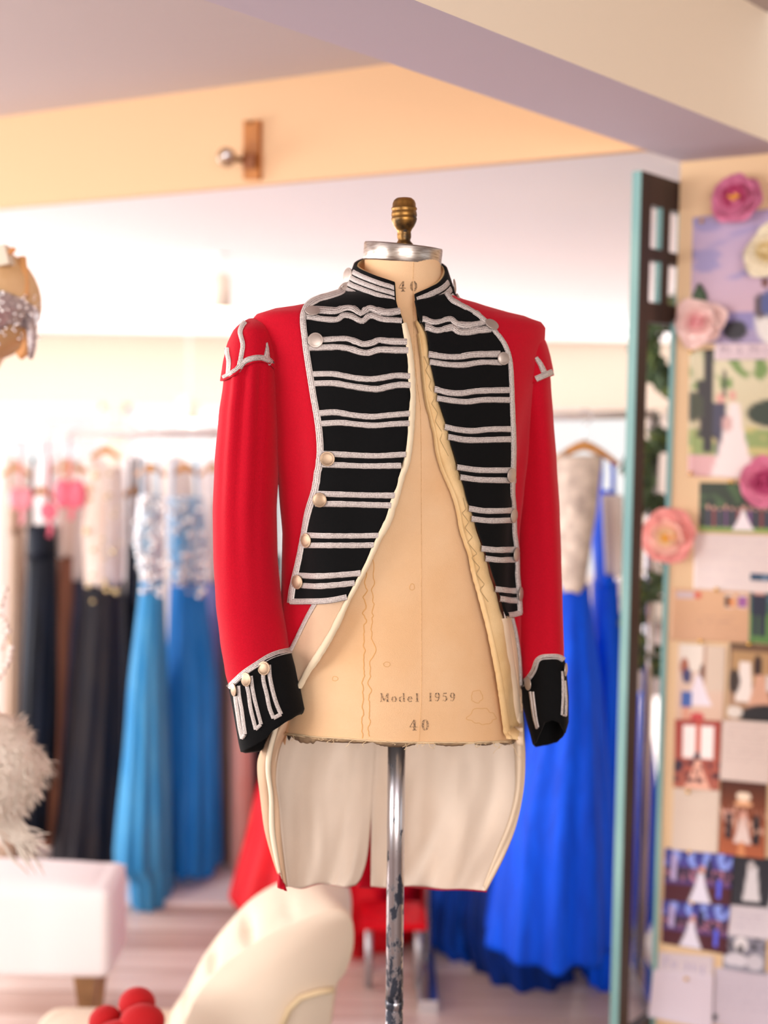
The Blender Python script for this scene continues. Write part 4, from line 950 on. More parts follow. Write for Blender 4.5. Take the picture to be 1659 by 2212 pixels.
# ================================================================== WREATHS
GRN = [M('leaf_green_%d' % i, h, .6) for i, h in enumerate(('5a7350', '7d9458', '4a6046'))]
for i, (x, y, R) in enumerate(((1474, 745, 74), (1464, 1025, 76), (1456, 1350, 92))):
    Y = 3.15; c = U(x, y, Y); r = R*Y/F
    t = thing('leaf_wreath', c-V((0, 0, r)), ['smallest green leaf wreath, topmost of the three behind the glazed door', 'green leaf wreath in the middle of the three behind the glazed door', 'largest green leaf wreath, lowest of the three behind the glazed door'][i], 'wreath', 'wreaths hanging behind the door')
    MB().tube([c+V((math.cos(a*PI/18)*r, 0, math.sin(a*PI/18)*r)) for a in range(37)], .008, 6).build('vine_ring', BROWN, t)
    MB().tube([c+V((0, 0, r)), V((c.x, c.y, SZ+.01)) if i == 0 else c+V((0, 0, r+.06))], .004, 6).build('ribbon_loop', WHITE, t)
    rg = random.Random(i); bs = [MB(), MB(), MB()]
    for k in range(620):
        a = rg.uniform(0, 2*PI); q = c+V((math.cos(a)*r, 0, math.sin(a)*r))+V((rg.gauss(0, .013), rg.gauss(0, .012), rg.gauss(0, .013)))
        d = V((math.cos(a)*rg.uniform(-.4, 1)-math.sin(a), rg.uniform(-.6, .6), math.sin(a)*rg.uniform(-.4, 1)+math.cos(a))).normalized(); s = d.cross(V((rg.random(), 1, rg.random()))).normalized(); L = rg.uniform(.03, .055)
        nn = d.cross(s)*L*.15
        bs[k % 3].add([q, q+d*L*.4+s*L*.28+nn, q+d*L, q+d*L*.4-s*L*.28+nn], [(0, 1, 2, 3)])
    for k in range(3): bs[k].build('leaves', GRN[k], t, kind='stuff', smooth=False)
# ================================================================== PHOTO WALL PAPERS
def paper(label, cat, quad, base_, ops=(), off=.0015, name='photograph', group='papers and photographs on the photo wall', nx=36, ny=44, curl=0.004, thick=True):
    (x0, y0), (x1, y1), (x2, y2), (x3, y3) = quad   # tl, tr, br, bl
    vs = []; cols = []; uvs = []
    for j in range(ny+1):
        for i in range(nx+1):
            u, v = i/nx, j/ny
            x = lerp(lerp(x0, x1, u), lerp(x3, x2, u), v); y = lerp(lerp(y0, y1, u), lerp(y3, y2, u), v)
            vs.append(onW(x, y, off+curl*(v**3)+.001)); c = V(base_(u, v) if callable(base_) else lin(base_))
            for op in ops:
                k = op[0]; a = 0
                if k == 'e':
                    _, cx, cy, rx, ry, cc_, = op; d = ((u-cx)/rx)**2+((v-cy)/ry)**2; a = max(0, min(1, (1.15-d)/.3))
                elif k == 'r':
                    _, xa, ya, xb, yb, cc_ = op; a = 1 if xa <= u <= xb and ya <= v <= yb else 0
                elif k == 't':   # gown triangle cx, top, bottom, halfwidth top, bottom
                    _, cx, ya, yb, wa, wb, cc_ = op
                    if ya <= v <= yb: hw = lerp(wa, wb, ((v-ya)/(yb-ya))**1.4); a = max(0, min(1, (hw-abs(u-cx))/.02+.5))
                elif k == 'n':   # blotches
                    _, sx, sy, th, cc_, ya, yb = op
                    if ya <= v <= yb: a = max(0, min(1, (noise.noise(V((u*sx, v*sy, sx)))-th)*5))
                elif k == 'l':   # ruled writing lines
                    _, xa, xb, ya, yb, nl, cc_ = op
                    if xa <= u <= xb and ya <= v <= yb and math.sin((v-ya)/(yb-ya)*nl*2*PI) > .3 and noise.noise(V((u*40, int((v-ya)/(yb-ya)*nl)*3.3, 0))) > -.15: a = .6
                if a > 0: c = c.lerp(V(lin(cc_)), a)
            cols.append((*c, 1)); uvs.append((u, v))
    n = nx+1; fs = [(j*n+i, j*n+i+1, (j+1)*n+i+1, (j+1)*n+i) for j in range(ny) for i in range(nx)]
    o = mesh(name, vs, fs, PRINT, None, uv=uvs)
    ca = o.data.color_attributes.new('Col', 'FLOAT_COLOR', 'POINT')
    for k, c in enumerate(cols): ca.data[k].color = c
    md = o.modifiers.new('thickness', 'SOLIDIFY'); md.thickness = .0006; md.offset = 0
    return tag(o, label, cat, group)
def gr(a, b):
    A, B = V(lin(a)), V(lin(b)); return lambda u, v: A.lerp(B, v)
SK = 'd79e8e'
def person(u, y0, y1, w, suit, skin=SK): return [('e', u, y0+.03, w*.45, .035, skin), ('r', u-w*.55, y0+.06, u+w*.55, lerp(y0, y1, .55), suit), ('r', u-w*.45, lerp(y0, y1, .5), u-.05*w, y1, suit), ('r', u+.05*w, lerp(y0, y1, .5), u+w*.45, y1, suit)]
paper('large sunset photograph with lilac sky and bride, topmost on the photo wall', 'photograph', [(1497, 470), (1760, 440), (1760, 742), (1490, 742)], gr('b4a0c4', 'd8b4bc'), [('n', 4, 12, .05, '9d92be', 0, .5), ('r', 0, .76, 1, 1, '8f86b8'), ('r', .0, .9, 1, 1, 'a596b8'), ('e', .72, .82, .2, .22, 'e8e2dc'), ('e', .56, .72, .05, .1, '5a4a52'), ('e', .62, .7, .05, .1, '4f5a90'), ('e', .7, .8, .06, .12, '4b4e62'), ('e', .36, .9, .1, .08, '25222a'), ('e', .6, .55, .03, .04, '6b3b30')], off=.001)
paper('photograph of a couple under a big tree, below the sunset photograph', 'photograph', [(1490, 757), (1740, 745), (1735, 1040), (1486, 1028)], gr('d8cfae', 'c9b890'), [('n', 9, 9, -.02, '74914e', 0, .3), ('r', 0, .62, 1, .84, '8fa060'), ('n', 6, 12, .05, 'c6b878', .6, .84), ('r', 0, .84, 1, 1, 'd9a8a8'), ('r', .12, .0, .2, .8, '2a2426'), ('r', .06, .25, .14, .5, '2d2829'), ('t', .17, .45, .7, .06, .1, '2a2426'), ('e', .3, .28, .02, .12, '2d2829'), ('e', .7, .5, .2, .1, '2c3a2a'), ('e', .03, .45, .1, .12, '40442f')]+person(.27, .36, .92, .1, '3c3a50')+[('e', .27, .37, .03, .03, 'd89a8c'), ('e', .38, .36, .035, .04, 'd89a8c'), ('t', .39, .42, 1.0, .05, .2, 'ecdcd8'), ('e', .33, .58, .05, .06, 'd0a6a0')], off=.0016)
paper('white caption strip lettered Mr and Mrs under the sunset photograph', 'card', [(1545, 738), (1740, 732), (1740, 775), (1543, 778)], 'd9c3c8', off=.004, name='caption_card', ops=[])
paper('wedding party group photograph before dark trees', 'photograph', [(1511, 1042), (1700, 1046), (1700, 1152), (1510, 1147)], gr('24331f', '1d2a1c'), [('n', 6, 5, .1, '3f5a34', 0, .5), ('r', 0, .9, 1, 1, '7fa04a')]+[o_ for k in range(13) for o_ in (('e', .1+k*.068, .5+.03*(k % 3), .017, .05, SK), ('r', .085+k*.068, .56, .118+k*.068, .92, ['3d3852', '8a3d4c', '46405c', '7c4a8a'][k % 4]))]+[('t', .5, .55, .97, .02, .13, 'f0e4e6'), ('e', .5, .52, .02, .05, SK)], off=.0024, nx=90)
paper('blank ivory letter below the wedding party photograph', 'paper', [(1500, 1152), (1700, 1158), (1700, 1284), (1498, 1272)], 'e3d2cc', off=.001, name='letter', ops=[('l', .1, .8, .1, .9, 8, 'd6c4c4')])
paper('tan envelope with two stamps and faint handwriting', 'envelope', [(1450, 1270), (1621, 1275), (1619, 1388), (1447, 1383)], gr('d9ab83', 'cb9c78'), [('r', .06, .06, .28, .2, 'cdb7b8'), ('e', .34, .12, .05, .07, 'd2604c'), ('r', .67, .07, .8, .36, 'e2cfc0'), ('r', .69, .12, .75, .33, '3a3030'), ('r', .74, .14, .79, .33, 'e08a4c'), ('r', .84, .08, .97, .36, 'e2cfc0'), ('r', .86, .12, .95, .33, '9c5a9a'), ('l', .35, .85, .5, .8, 3, 'b08870')], off=.0026, name='envelope')
paper('photograph of a man in a navy suit on green grass', 'photograph', [(1621, 1238), (1720, 1244), (1718, 1396), (1618, 1388)], gr('2c4a6a', '4a7a3a'), [('n', 8, 8, .1, '6a86a0', 0, .4), ('r', 0, .55, 1, 1, '55803f')]+person(.2, .25, .9, .3, '1c2238')+[('t', .8, .4, .98, .1, .3, 'e6d6e4')], off=.003)
paper('bright photograph of a bride and guests by white curtains', 'photograph', [(1466, 1390), (1568, 1396), (1562, 1558), (1460, 1554)], gr('dfc8b8', 'd8b49c'), [('r', .05, 0, .5, .35, 'e8dccf'), ('r', .55, 0, .6, .5, 'b08c74'), ('r', .62, 0, 1, .6, 'd6c0ac'), ('e', .14, .3, .09, .12, 'a8624a'), ('e', .2, .42, .1, .1, '45456e'), ('t', .45, .4, .8, .06, .3, 'e8dce4'), ('e', .52, .35, .05, .1, '6e4436'), ('r', .1, .62, .32, .82, '4262a8'), ('r', .12, .82, .3, 1, 'd89a80'), ('e', .45, .96, .15, .07, 'c84848')], off=.0016)
paper('photograph of women dressing a bride in a tan room', 'photograph', [(1577, 1388), (1700, 1396), (1695, 1562), (1571, 1553)], gr('6a4c34', 'b58c6c'), [('r', .05, .1, .9, .5, 'b48d60'), ('e', .5, .3, .08, .16, '3a241e'), ('t', .28, .25, .75, .1, .16, 'f0e2d8'), ('t', .55, .4, .9, .08, .25, 'd8a488'), ('e', .1, .5, .1, .16, '3a2c24'), ('r', .65, .4, .9, .6, 'd8ccc4'), ('e', .7, .95, .5, .17, '1c181c'), ('e', .12, .9, .14, .08, 'e0d4c8')], off=.0024)
paper('red toned church interior photograph with bright arched windows', 'photograph', [(1458, 1553), (1558, 1558), (1553, 1708), (1455, 1700)], gr('a8443c', 'b0604c'), [('r', .18, .08, .46, .55, 'fdeee8'), ('r', .56, .08, .84, .55, 'fdeee8'), ('r', .48, .0, .54, .6, 'd8644c'), ('e', .5, .6, .09, .14, '4a2a38'), ('t', .52, .58, 1, .06, .3, 'f0b49c'), ('n', 12, 12, .05, '4a2630', .6, .92), ('e', .1, .68, .08, .1, '3c2c3c')], off=.0026)
paper('typed letter on ivory paper at the right edge, right of the church photograph', 'paper', [(1560, 1554), (1668, 1560), (1662, 1694), (1555, 1684)], 'ddc8bd', off=.001, name='letter', ops=[('l', .1, .9, .08, .7, 10, 'c4aea6')])
paper('plain cream letter under the church photograph', 'paper', [(1455, 1702), (1555, 1708), (1550, 1844), (1451, 1836)], 'ddc9b8', off=.0008, name='letter', ops=[('l', .1, .9, .08, .5, 7, 'd2bdae')])
paper('orange lit ballroom photograph with a bride and dark suited guests', 'photograph', [(1558, 1684), (1657, 1692), (1652, 1856), (1553, 1844)], gr('4a2418', 'b4603c'), [('e', .5, .2, .16, .06, 'fbe2c8'), ('e', .5, .3, .2, .04, 'f0b488'), ('r', .06, .4, .3, .55, 'c89484'), ('r', .12, .45, .26, .78, '26202a'), ('r', .7, .45, .88, .82, '261e24'), ('e', .5, .46, .1, .06, SK), ('t', .5, .48, .84, .08, .2, 'e6cfc6'), ('t', .48, .8, 1, .05, .1, 'd88c5c'), ('n', 14, 10, .15, 'd8a48c', .35, .7)], off=.003)
for i, (q, lb) in enumerate((([(1437, 1832), (1584, 1845), (1577, 1957), (1433, 1945)], 'blue lit first dance photograph, the upper of the two at the board edge'), ([(1432, 1943), (1577, 1956), (1570, 2062), (1429, 2037)], 'blue lit photograph of a bride alone, the lower of the two at the board edge'))):
    paper(lb, 'photograph', q, gr('4a4fa8', '54202e'), [('r', 0, .0, 1, .16, '3c3f8c'), ('n', 9, 5, .0, '8fa4f0', .0, .35), ('r', 0, .32, 1, .58, '3a2a44'), ('n', 16, 10, .05, 'b87a94', .35, .6), ('r', 0, .66, 1, 1, '4e1e2a'), ('r', .1, .1, .18, .6, 'b8a8d0')]*1+[('e', .82, .7, .03, .2, '5a6af0'), ('e', .56-.1*i, .35, .04, .08, SK), ('e', .66-.08*i, .35, .05, .2, '2a2440'), ('t', .54-.1*i, .42, .98, .04, .17, 'e2dcea')], off=.0035)
paper('black and white photograph of an embracing couple', 'photograph', [(1583, 1848), (1720, 1860), (1715, 1966), (1578, 1954)], '2c2c34', [('t', .32, .2, .9, .08, .14, 'dad4d6'), ('e', .3, .18, .06, .1, 'c0b8b8'), ('e', .75, .3, .06, .1, 'c8c0c0'), ('t', .7, .35, 1, .04, .1, 'e0dada')], off=.0024)
paper('white card with faint writing below the embracing couple photograph', 'card', [(1576, 1950), (1700, 1962), (1696, 2034), (1572, 2020)], 'd6ccd2', off=.001, name='note_card', ops=[('l', .1, .6, .3, .8, 3, 'b9aebc')])
paper('black and white portrait photograph of a veiled bride', 'photograph', [(1565, 2018), (1656, 2026), (1652, 2106), (1561, 2092)], '8c8a98', [('n', 6, 6, .0, '44444f', 0, .6), ('e', .4, .25, .16, .22, 'e6e0e2'), ('e', .4, .4, .07, .16, '3f3f48'), ('e', .3, .7, .28, .2, 'd6d0d8'), ('e', .75, .7, .2, .22, 'cac4cc'), ('r', 0, .85, .4, 1, '9a98a6')], off=.003)
paper('pale lilac note with large faint lettering near the bottom of the board', 'note', [(1424, 2056), (1542, 2066), (1540, 2112), (1420, 2104)], 'd3c6cb', [('r', .1, .2, .14, .65, 'b9aec4'), ('r', .1, .2, .2, .28, 'b9aec4'), ('r', .24, .35, .28, .7, 'b9aec4'), ('r', .33, .35, .36, .7, 'b9aec4'), ('r', .5, .35, .54, .75, 'b9aec4'), ('r', .6, .4, .64, .75, 'b9aec4'), ('r', .7, .45, .74, .8, 'b9aec4'), ('r', .8, .45, .84, .9, 'b9aec4')], off=.0015, name='note_card')
paper('lilac paper note pinned over the teal edge at the bottom of the board', 'note', [(1412, 2094), (1542, 2108), (1538, 2225), (1400, 2196)], 'd9cdd8', [('l', .15, .4, .05, .2, 2, 'cabfce')], off=.006, name='note_card', curl=.01)
paper('long printed letter in the bottom right corner of the board', 'paper', [(1545, 2090), (1700, 2104), (1695, 2230), (1538, 2214)], 'cbc0cc', [('l', .1, .8, .2, .75, 5, 'bcb2c0'), ('e', .03, .86, .04, .06, '2a3a40')], off=.0012, name='letter')
# caption letters "Mr & Mrs" built from strokes on the card
def letters_on_wall(par, segs, off, mat, w=.0016):
    b = MB()
    for (xa, ya, xb, yb) in segs:
        p, q = onW(xa, ya, off), onW(xb, yb, off); d = (q-p); s = d.cross(nW).normalized()*w
        b.add([p-s, p+s, q+s, q-s, p-s+nW*.0004, p+s+nW*.0004, q+s+nW*.0004, q-s+nW*.0004], [(4, 5, 6, 7), (0, 1, 5, 4), (1, 2, 6, 5), (2, 3, 7, 6), (3, 0, 4, 7)])
    return b.build('lettering', mat, par, smooth=False)
def Mseg(x, y, h): return [(x, y, x, y-h), (x, y-h, x+h*.35, y-h*.3), (x+h*.35, y-h*.3, x+h*.7, y-h), (x+h*.7, y-h, x+h*.7, y)]
def rseg(x, y, h): return [(x, y, x, y-h*.6), (x, y-h*.45, x+h*.28, y-h*.6)]
def sseg(x, y, h): return [(x+h*.3, y-h*.58, x, y-h*.45), (x, y-h*.45, x+h*.3, y-h*.15), (x+h*.3, y-h*.15, x, y)]
seg = Mseg(1556, 765, 18)+rseg(1575, 765, 18)+[(1602, 765, 1594, 752), (1594, 752, 1599, 748), (1599, 748, 1592, 760), (1592, 760, 1597, 765), (1597, 765, 1604, 757)]+Mseg(1620, 764, 18)+rseg(1638, 764, 18)+sseg(1650, 764, 18)
cap = [o for o in bpy.data.objects if o.name.startswith('caption_card')][0]
letters_on_wall(cap, seg, .0062, M('caption_ink', 'b5a2ae', .9), .0008)
# pins
PINM = M('pin_brass', 'e8b860', .25, metal=.8)
for (x, y, wh) in ((1518, 479, 'in the top left corner of the sunset photograph'), (1496, 760, 'above the couple under the tree'), (1495, 1022, 'at the bottom left of the tree photograph'), (1581, 1040, 'above the wedding party photograph'), (1550, 1272, 'at the top of the tan envelope'), (1516, 1384, 'between the tan envelope and the bright bride photograph'), (1620, 1390, 'above the photograph of women dressing a bride'), (1489, 1708, 'just under the red church photograph'), (1492, 1839, 'above the upper first dance photograph'), (1497, 1948, 'between the two blue lit dance photographs'), (1485, 2111, 'in the lilac note at the bottom of the board')):
    o = MB().lathe(onW(x, y, .0), nW, [(.001, 0), (.001, .008), (.0045, .009), (.005, .011), (.003, .0135), (.0005, .014)], 12).build('push_pin', PINM)
    tag(o, 'small brass push pin '+wh, 'pin', 'brass push pins')
# flowers
def flower(px, py, R, cols, label, leaf=None, seed=0, layers=((8, 1.0, .25), (7, .78, .55), (6, .55, .85), (5, .33, 1.15)), centre=None, off=.02):
    c = onW(px, py, off); r = R*c.y/F; rg = random.Random(seed)
    t = thing('silk_flower', onW(px, py, .0), label, 'flower', 'silk flowers on the photo wall'); n = nW.copy(); ex = dW.copy(); ez = V((0, 0, 1))
    for li, (cnt, sc_, lift) in enumerate(layers):
        m = cols[min(li, len(cols)-1)]
        for k in range(cnt):
            a = 2*PI*k/cnt+li*.5+rg.uniform(-.32, .32); d = ex*math.cos(a)+ez*math.sin(a); s = ex*-math.sin(a)+ez*math.cos(a)
            L = r*sc_*rg.uniform(.74, 1.16); W_ = L*rg.uniform(.45, .72); P = []; lj = rg.uniform(-.18, .3)
            for i in range(6):
                u = i/5; row = []
                for j in range(5):
                    v = (j-2)/2; hw = W_*math.sin(PI*min(1, .12+u*.78))**.7
                    z = (lift+lj)*L*(.25+.55*u*u*(1 if lift > .4 else .5))+.12*L*v*v*u + rg.uniform(-.01, .01)*L
                    rad = L*u*(1-.35*min(lift, 1)*u)
                    row.append(c+d*rad*(1-.1*v*v)+s*hw*v+n*z)
                P.append(row)
            grid('petal', P, m, t, thick=.0006)
    b = MB()
    for k in range(10): b.sphere(c+n*r*.35+ex*rg.gauss(0, r*.1)+ez*rg.gauss(0, r*.1), r*.06, 6)
    b.build('flower_centre', centre or cols[-1], t, kind='stuff')
    if leaf:
        p = onW(*leaf, .01); q = onW(px, py, .008); d = p-q; s = d.cross(nW).normalized()*d.length*.2
        P = [[q+d*u-s*math.sin(PI*min(.98, u)**1.3), q+d*u+nW*.008, q+d*u+s*math.sin(PI*min(.98, u)**1.3)] for u in [i/8 for i in range(9)]]
        grid('leaf', P, GRN[2], t, thick=.0006)
pk = [M('petal_%d' % i, h, .6, spec=.3) for i, h in enumerate(('d27a9c', 'c2527c', 'b8436e', 'f0cfc8', 'ecc0bc', 'e8a0a4', 'f09c94', 'f6bfae', 'f7d9b0', 'd97a98', 'e9dcc0', 'e4cf9c'))]
YEL = M('flower_yellow', 'f2ae3c', .6)
flower(1590, 426, 60, [pk[0], pk[0], pk[1], pk[2]], 'deep pink peony at the top of the photo wall', seed=1, layers=((8, 1.0, .3), (8, .85, .7), (6, .6, .9), (5, .4, 1.0)), centre=YEL)
flower(1511, 698, 62, [pk[3], pk[3], pk[4], pk[5]], 'blush pink rose overlapping the sunset photograph', leaf=(1511, 612), seed=2)
flower(1444, 1160, 66, [pk[6], pk[7], pk[8]], 'coral peony with yellow heart over the teal edge of the photo wall', seed=3, layers=((6, 1.0, .25), (6, .72, .5), (6, .45, .8)), centre=YEL)
flower(1655, 1038, 62, [pk[9], pk[9], pk[1], pk[2]], 'rose pink peony cut by the right edge beside the wedding party photograph', seed=4)
flower(1665, 545, 62, [pk[10], pk[10], pk[11], pk[11]], 'cream rose at the right edge over the sunset photograph', seed=5)
# ================================================================== MANNEQUIN BUST AT THE LEFT
Yb = 2.3
sx = F/Yb
def P2(x, y, d=0): return U(x, y, Yb+d)
LIN = M('linen_head', 'd8b88c', .8, col2='cba777', vscale=20); SKN = M('mannequin_skin', 'ecc9a2', .6, spec=.3); GLT = M('silver_sequins', 'c9bdbd', .4, col2='8f8285', vscale=160, metal=.5)
bc = P2(-60, 1100)
mq = thing('mannequin_bust', (bc.x, bc.y, 0), 'linen covered mannequin head with headpiece on a chrome stand at the left edge', 'mannequin')
MB().sphere(P2(-30, 655), 1, 40, (115/sx, .11, 122/sx)).build('head', LIN, mq)
def turned(rows, d):
    return MB().rings([[P2(-30+dx, y, d)+V((math.cos(a)*w_/sx, math.sin(a)*w_/sx, 0)) for a in [2*PI*k/32 for k in range(32)]] for y, w_, dx in rows])
turned(((700, 86, -5), (760, 62, -18), (800, 50, -28), (850, 52, -32), (866, 48, -34)), 0).build('neck', SKN, mq)
jb = thing('necklace_bust', (P2(-74, 1600).x, Yb-.08, 0), 'cream display bust wearing the pearls and feather stole at the left edge', 'display bust')
turned(((1196, 20, -42), (1200, 44, -42), (1230, 54, -43), (1460, 58, -44), (1560, 70, -45), (1640, 80, -50), (1760, 95, -60)), -.08).build('bust', SKN, jb)
q_ = P2(-90, 1755, -.08); MB().tube([q_, (q_.x, q_.y, .02)], .018, 12).build('pole', CHROME, jb)
MB().lathe((q_.x, q_.y, 0), (0, 0, 1), [(.1, 0), (.1, .012), (.03, .03), (.018, .05)], 32).build('base', WHITE, jb)
ear = MB(); ear.tube([P2(44, 700, -.03), P2(58, 705, -.035), P2(62, 730, -.035), P2(52, 760, -.03), P2(40, 768, -.03)], .010, 8); ear.build('ear', M('ear_tan', 'd99b62', .6), mq)
MB().tube([P2(-64, 862, .0), P2(-64, 900, .03), P2(-64, 980, .06), (P2(-64, 900).x, Yb+.06, .02)], .012, 12).build('pole', CHROME, mq)
MB().lathe((P2(-64, 900).x, Yb+.14, 0), (0, 0, 1), [(.12, 0), (.12, .015), (.03, .03), (.02, .05)], 32).build('base', WHITE, mq)
MB().tube([P2(48, 556, -.02), P2(54, 600, -.03), P2(56, 640, -.05)], [.008, .007, .006], 8).build('ribbon_band', M('apricot_ribbon', 'dba468', .6), mq)
ht = thing('fascinator', P2(5, 560, -.05), 'white fascinator with an orange quill on top of the mannequin head', 'hat')
MB().box(P2(-8, 558, -.06), (.05, 0, .012), (0, .04, 0), (-.008, 0, .035)).build('felt_pad', M('felt_white', 'd9d0be', .9), ht, smooth=False)
MB().tube([P2(0, 560, -.06), P2(20, 545, -.06), P2(33, 537, -.06)], [.004, .006, .004], 8).build('quill', M('orange_quill', 'e5a566', .7), ht)
hp = thing('beaded_headpiece', P2(10, 700, -.1), 'silver beaded veil headpiece draped on the mannequin head', 'headpiece')
LVb = make_surf(BVHTree.FromPolygons([v.co+rootloc(mq) for v in bpy.data.objects['head'].data.vertices], [tuple(p_.vertices) for p_ in bpy.data.objects['head'].data.polygons]), -20)
P = []
for i in range(16):
    t = i/15; row = []
    for j in range(14):
        s = j/13; x = lerp(-60, 74+6*math.sin(t*2), s); ytop = lerp(622, 665, s**2.2); ybot = lerp(735, 690, s)+12*math.sin(s*9)
        y = lerp(ytop, ybot, t); row.append(LVb(min(x, 79), y, .006+.003*noise.noise(V((x*.05, y*.05, 0)))))
    P.append(row)
grid('veil_cap', P, GLT, hp, thick=.002)
MB().tube([P2(62, 690, -.05), P2(68, 720, -.05), P2(69, 750, -.05), P2(66, 776, -.05)], [.010, .010, .008, .004], 8).build('side_tassel', GLT, hp)
rg = random.Random(3); b = MB()
for k in range(60):
    x = rg.uniform(-30, 76); y = rg.uniform(630, 735); b.sphere(LVb(x, y, .012), rg.uniform(.0018, .0035), 6)
b.build('beads', M('bright_bead', 'ffffff', .05, metal=.9), hp, kind='stuff')
pn = thing('pearl_necklace', P2(5, 1420, -.05), 'strand of pearls around the cream display bust at the left edge', 'necklace')
PM = M('pearl', 'f1e6de', .2)
pearls = [(12, 1272), (6, 1290), (8, 1338), (14, 1350), (17, 1364), (10, 1378), (3, 1398), (24, 1400), (21, 1413), (19, 1426), (13, 1438), (6, 1452), (-4, 1464), (-14, 1470), (0, 1330), (2, 1306)]
for x, y in pearls: MB().sphere(P2(x, y, -.1), .0062, 10).build('pearl', PM, pn)
MB().tube([P2(x, y, -.1) for x, y in [(10, 1338), (17, 1364), (24, 1400), (13, 1438), (-14, 1470)]], .001, 5).build('wire', THREAD, pn)
# feather stole
bo = thing('feather_stole', P2(30, 1800, -.05), 'ivory feather stole draped on the cream display bust at the left edge', 'stole')
FEA = M('ivory_feathers', 'ddd3c6', .9, var=.06, vscale=30)
R = []
for i in range(22):
    t = i/21; c = P2(lerp(-20, 10, t)-40, lerp(1545, 1760, t), -.08); rw = (20+115*math.sin(PI*min(1, t*.85+.1))**.7)/sx; r = []
    for k in range(40):
        a = 2*PI*k/40; d = 1+.12*noise.noise(V((math.cos(a)*2.5, math.sin(a)*2.5, t*5)))+.05*noise.noise(V((math.cos(a)*9, math.sin(a)*9, t*15))); r.append(c+V((math.cos(a)*rw*d, math.sin(a)*rw*.5*d, 0)))
    R.append(r)
fm_ = MB().rings(R); fo = fm_.build('down_mass', FEA, bo)
b = MB(); rg = random.Random(9)
for k in range(2600):
    p = R[rg.randrange(2, 21)][rg.randrange(40)]; c = sum(R[10], V())/40; d = (p-c).normalized()*.7+V((rg.gauss(0, .5), rg.gauss(0, .4), rg.gauss(-.25, .5))); d.normalize(); L = rg.uniform(.008, .028); s = d.orthogonal().normalized()*L*.05
    b.add([p-s-d*.004, p+s-d*.004, p+d*L*.6+s*1.1+V((0, 0, -.002)), p+d*L+V((0, 0, -.006)), p+d*L*.6-s*1.1], [(0, 1, 2, 3, 4)])
b.build('feather_tufts', FEA, bo, kind='stuff')
b = MB()
for k in range(24):
    p = P2(rg.uniform(-20, 45), rg.uniform(1735, 1790), -.06); e = P2(rg.uniform(50, 112), rg.uniform(1790, 1892), -.08); m_ = (p+e)/2+V((0, 0, -.018))
    b.tube([p, p.lerp(m_, .5)+V((0, 0, -.004)), m_, m_.lerp(e, .6)+V((0, 0, .001)), e], [.0028, .003, .003, .002, .0006], 5)
b.build('long_feathers', FEA, bo, kind='stuff')
# ================================================================== SEATS
UPH = M('white_upholstery', 'f8f2f3', .8, bump=.15, bscale=300, spec=.2); UPC = M('cream_upholstery', 'e9d9c3', .75, bump=.15, bscale=300, spec=.2)
Ya = 2.75
a0 = U(238, 2110, Ya); top = U(120, 1875, Ya)
ac = thing('upholstered_bench', (a0.x-.4, Ya+.25, 0), 'white upholstered bench with tapered wooden leg at the lower left', 'bench')
def rbox(name, x0, x1, y0, y1, z0, z1, r, mat, par, seg=4, crown=0):
    bm = bmesh.new(); bmesh.ops.create_cube(bm, size=1)
    for v in bm.verts: v.co = V(((x0+x1)/2+v.co.x*(x1-x0), (y0+y1)/2+v.co.y*(y1-y0), (z0+z1)/2+v.co.z*(z1-z0)))
    bmesh.ops.bevel(bm, geom=bm.edges[:], offset=r, segments=seg, affect='EDGES', profile=.5)
    vs = [v.co.copy() for v in bm.verts]; idx = {v: i for i, v in enumerate(bm.verts)}; fs = [tuple(idx[v] for v in f.verts) for f in bm.faces]; bm.free()
    return mesh(name, vs, fs, mat, par)
rbox('seat', a0.x-.85, a0.x, Ya, Ya+.2, U(100, 2118, Ya).z, U(238, 1925, Ya).z, .025, UPH, ac)
# domed cushion top
P = []
xs0, xs1 = a0.x-.85, a0.x-.003
zt_ = U(238, 1925, Ya).z-.012; ht_ = U(60, 1872, Ya+.1).z-zt_
for i in range(25):
    u = i/24; row = []
    for j in range(17):
        v = j/16; h = ht_*(1-abs(2*u-1)**2.6)**.6*(1-abs(2*v-1)**4)**.5; row.append(V((lerp(xs0, xs1, u), lerp(Ya+.004, Ya+.196, v), zt_+h)))
    P.append(row)
grid('cushion', P, UPH, ac)
for lx, ly in ((188, 0), (188, .1)):
    pz = U(188, 2105, Ya+.06); x_ = pz.x
    MB().rings([[V((x_+sx_*w_, Ya+.06+ly+sy_*w_, z_)) for sx_, sy_ in ((-1, -1), (1, -1), (1, 1), (-1, 1))] for z_, w_ in ((0.012, .012), (pz.z+.02, .028))]).build('leg', M('oak_leg', 'a07850', .5, col2='8a6540', vscale=20), ac, smooth=False)
MB().rings([[V((xs0+.08+sx_*w_, Ya+.06+sy_*w_, z_)) for sx_, sy_ in ((-1, -1), (1, -1), (1, 1), (-1, 1))] for z_, w_ in ((0.012, .012), (pz.z+.02, .028))]).build('leg', M('oak_leg', 'a07850', .5), ac, smooth=False)
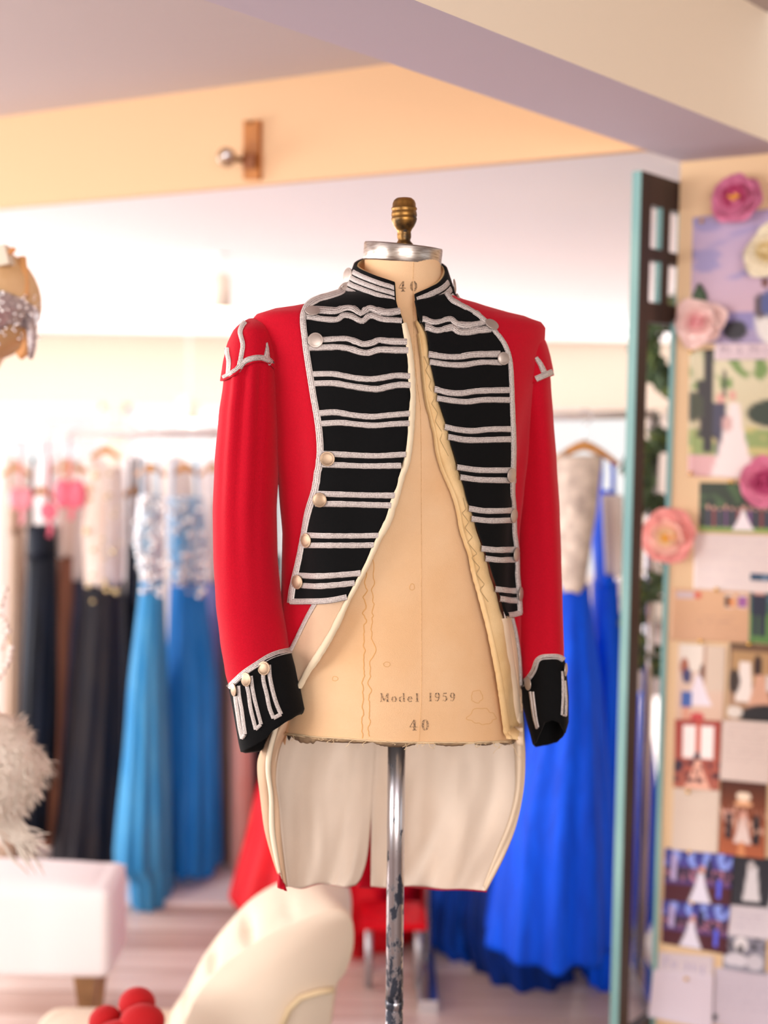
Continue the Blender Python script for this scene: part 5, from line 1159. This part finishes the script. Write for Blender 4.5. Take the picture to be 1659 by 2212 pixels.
# cream slipper chair with rolled back
Yc = 2.25
near = [(385, 2290), (395, 2205), (452, 2108), (512, 2060), (570, 2022), (633, 1992), (700, 1966), (740, 1962), (762, 1978), (769, 2012), (765, 2060), (750, 2105), (728, 2135), (718, 2200), (712, 2290)]
far = [(350, 2290), (360, 2205), (402, 2135), (440, 2065), (480, 2010), (540, 1945), (600, 1907), (660, 1891), (725, 1891), (752, 1912), (760, 1955), (752, 2010), (738, 2060), (720, 2090), (710, 2150)]
NA, FA = [U(x, y, Yc-.05) for x, y in resample(near, n=64)], [U(x, y, Yc+.25) for x, y in resample(far, n=64)]
sc_ = thing('slipper_chair', V((U(580, 2290, Yc).x, Yc+.25, 0)), 'cream slipper chair with pleated rolled back, below the jacket tails', 'chair')
D = .3; R = []; ny_ = 26; cN = sum(NA, V())/64
for j in range(ny_+1):
    v = j/ny_; r = []
    for k in range(64):
        q = NA[k].lerp(FA[k], v)
        e = 0 if v > .12 else (1-v/.12)**2*.05; q = q.lerp(cN+V((0, 0, 0)), e)
        if k < 34:
            tt = math.sin(PI*v)**.6*math.sin(PI*k/34)
            q += V((-.5, 0, .8))*(.006*tt*noise.noise(V((k*.33-v*4, v*2.0, 7)))-.034*tt*(1-abs(math.sin(k*.42-v*2.2)))**3)
            q += V((-.3, 0, .6))*.012*math.sin(PI*v)*math.sin(PI*k/34)
        r.append(q)
    R.append(r)
MB().rings(R, True, True).build('back', UPC, sc_)
pp_ = [(600, 2240), (625, 2180), (650, 2155), (690, 2143), (722, 2138)]
MB().tube([U(x, y, Yc-.056) for x, y in pp_], .006, 8).build('piping', M('beige_piping', 'd9c39c', .8), sc_)
sz_ = U(100, 2172, Yc+.25).z
xL, xR = U(-8, 2185, Yc).x, U(420, 2185, Yc).x
rbox('seat', xL, xR+.1, Yc-.05, Yc+D+.02, sz_-.12, sz_-.02, .05, UPC, sc_)
P = []
for i in range(21):
    u = i/20; row = []
    for j in range(11):
        v = j/10; row.append(V((lerp(xL+.02, xR+.02, u), lerp(Yc-.04, Yc+D, v), sz_-.045+.05*(1-abs(2*u-1)**3)**.6*(1-abs(2*v-1)**3)**.6)))
    P.append(row)
grid('seat_cushion', P, UPC, sc_)
for x_, y_ in ((xL+.1, Yc), (xL+.1, Yc+D), (U(700, 2290, Yc).x-.05, Yc+.04), (U(700, 2290, Yc).x-.05, Yc+D-.04)):
    MB().tube([(x_, y_, .012), (x_, y_, sz_-.08)], [.015, .024], 12).build('leg', BROWN, sc_)
rbox('seat_rail', xL+.05, U(700, 2290, Yc).x, Yc+.01, Yc+D-.01, sz_-.16, sz_-.06, .02, UPC, sc_)
# red velvet flower on the seat
RV = M('red_velvet', 'b4000a', .85, sheen=.3, bump=.2, bscale=500)
Yf = 2.1
ff = thing('velvet_flower', U(275, 2230, Yf), 'red velvet flower with rounded petals lying on the cream chair seat', 'flower')
for (x, y, rx, ry, d) in ((228, 2206, 38, 34, .02), (296, 2168, 42, 36, .03), (308, 2205, 50, 36, -.02), (262, 2238, 60, 34, -.03)):
    c = U(x, y, Yf+d); k = Yf/F
    MB().sphere(c, 1, 24, (rx*k, .03, ry*k)).build('petal', RV, ff)
print('objects', len(bpy.data.objects))
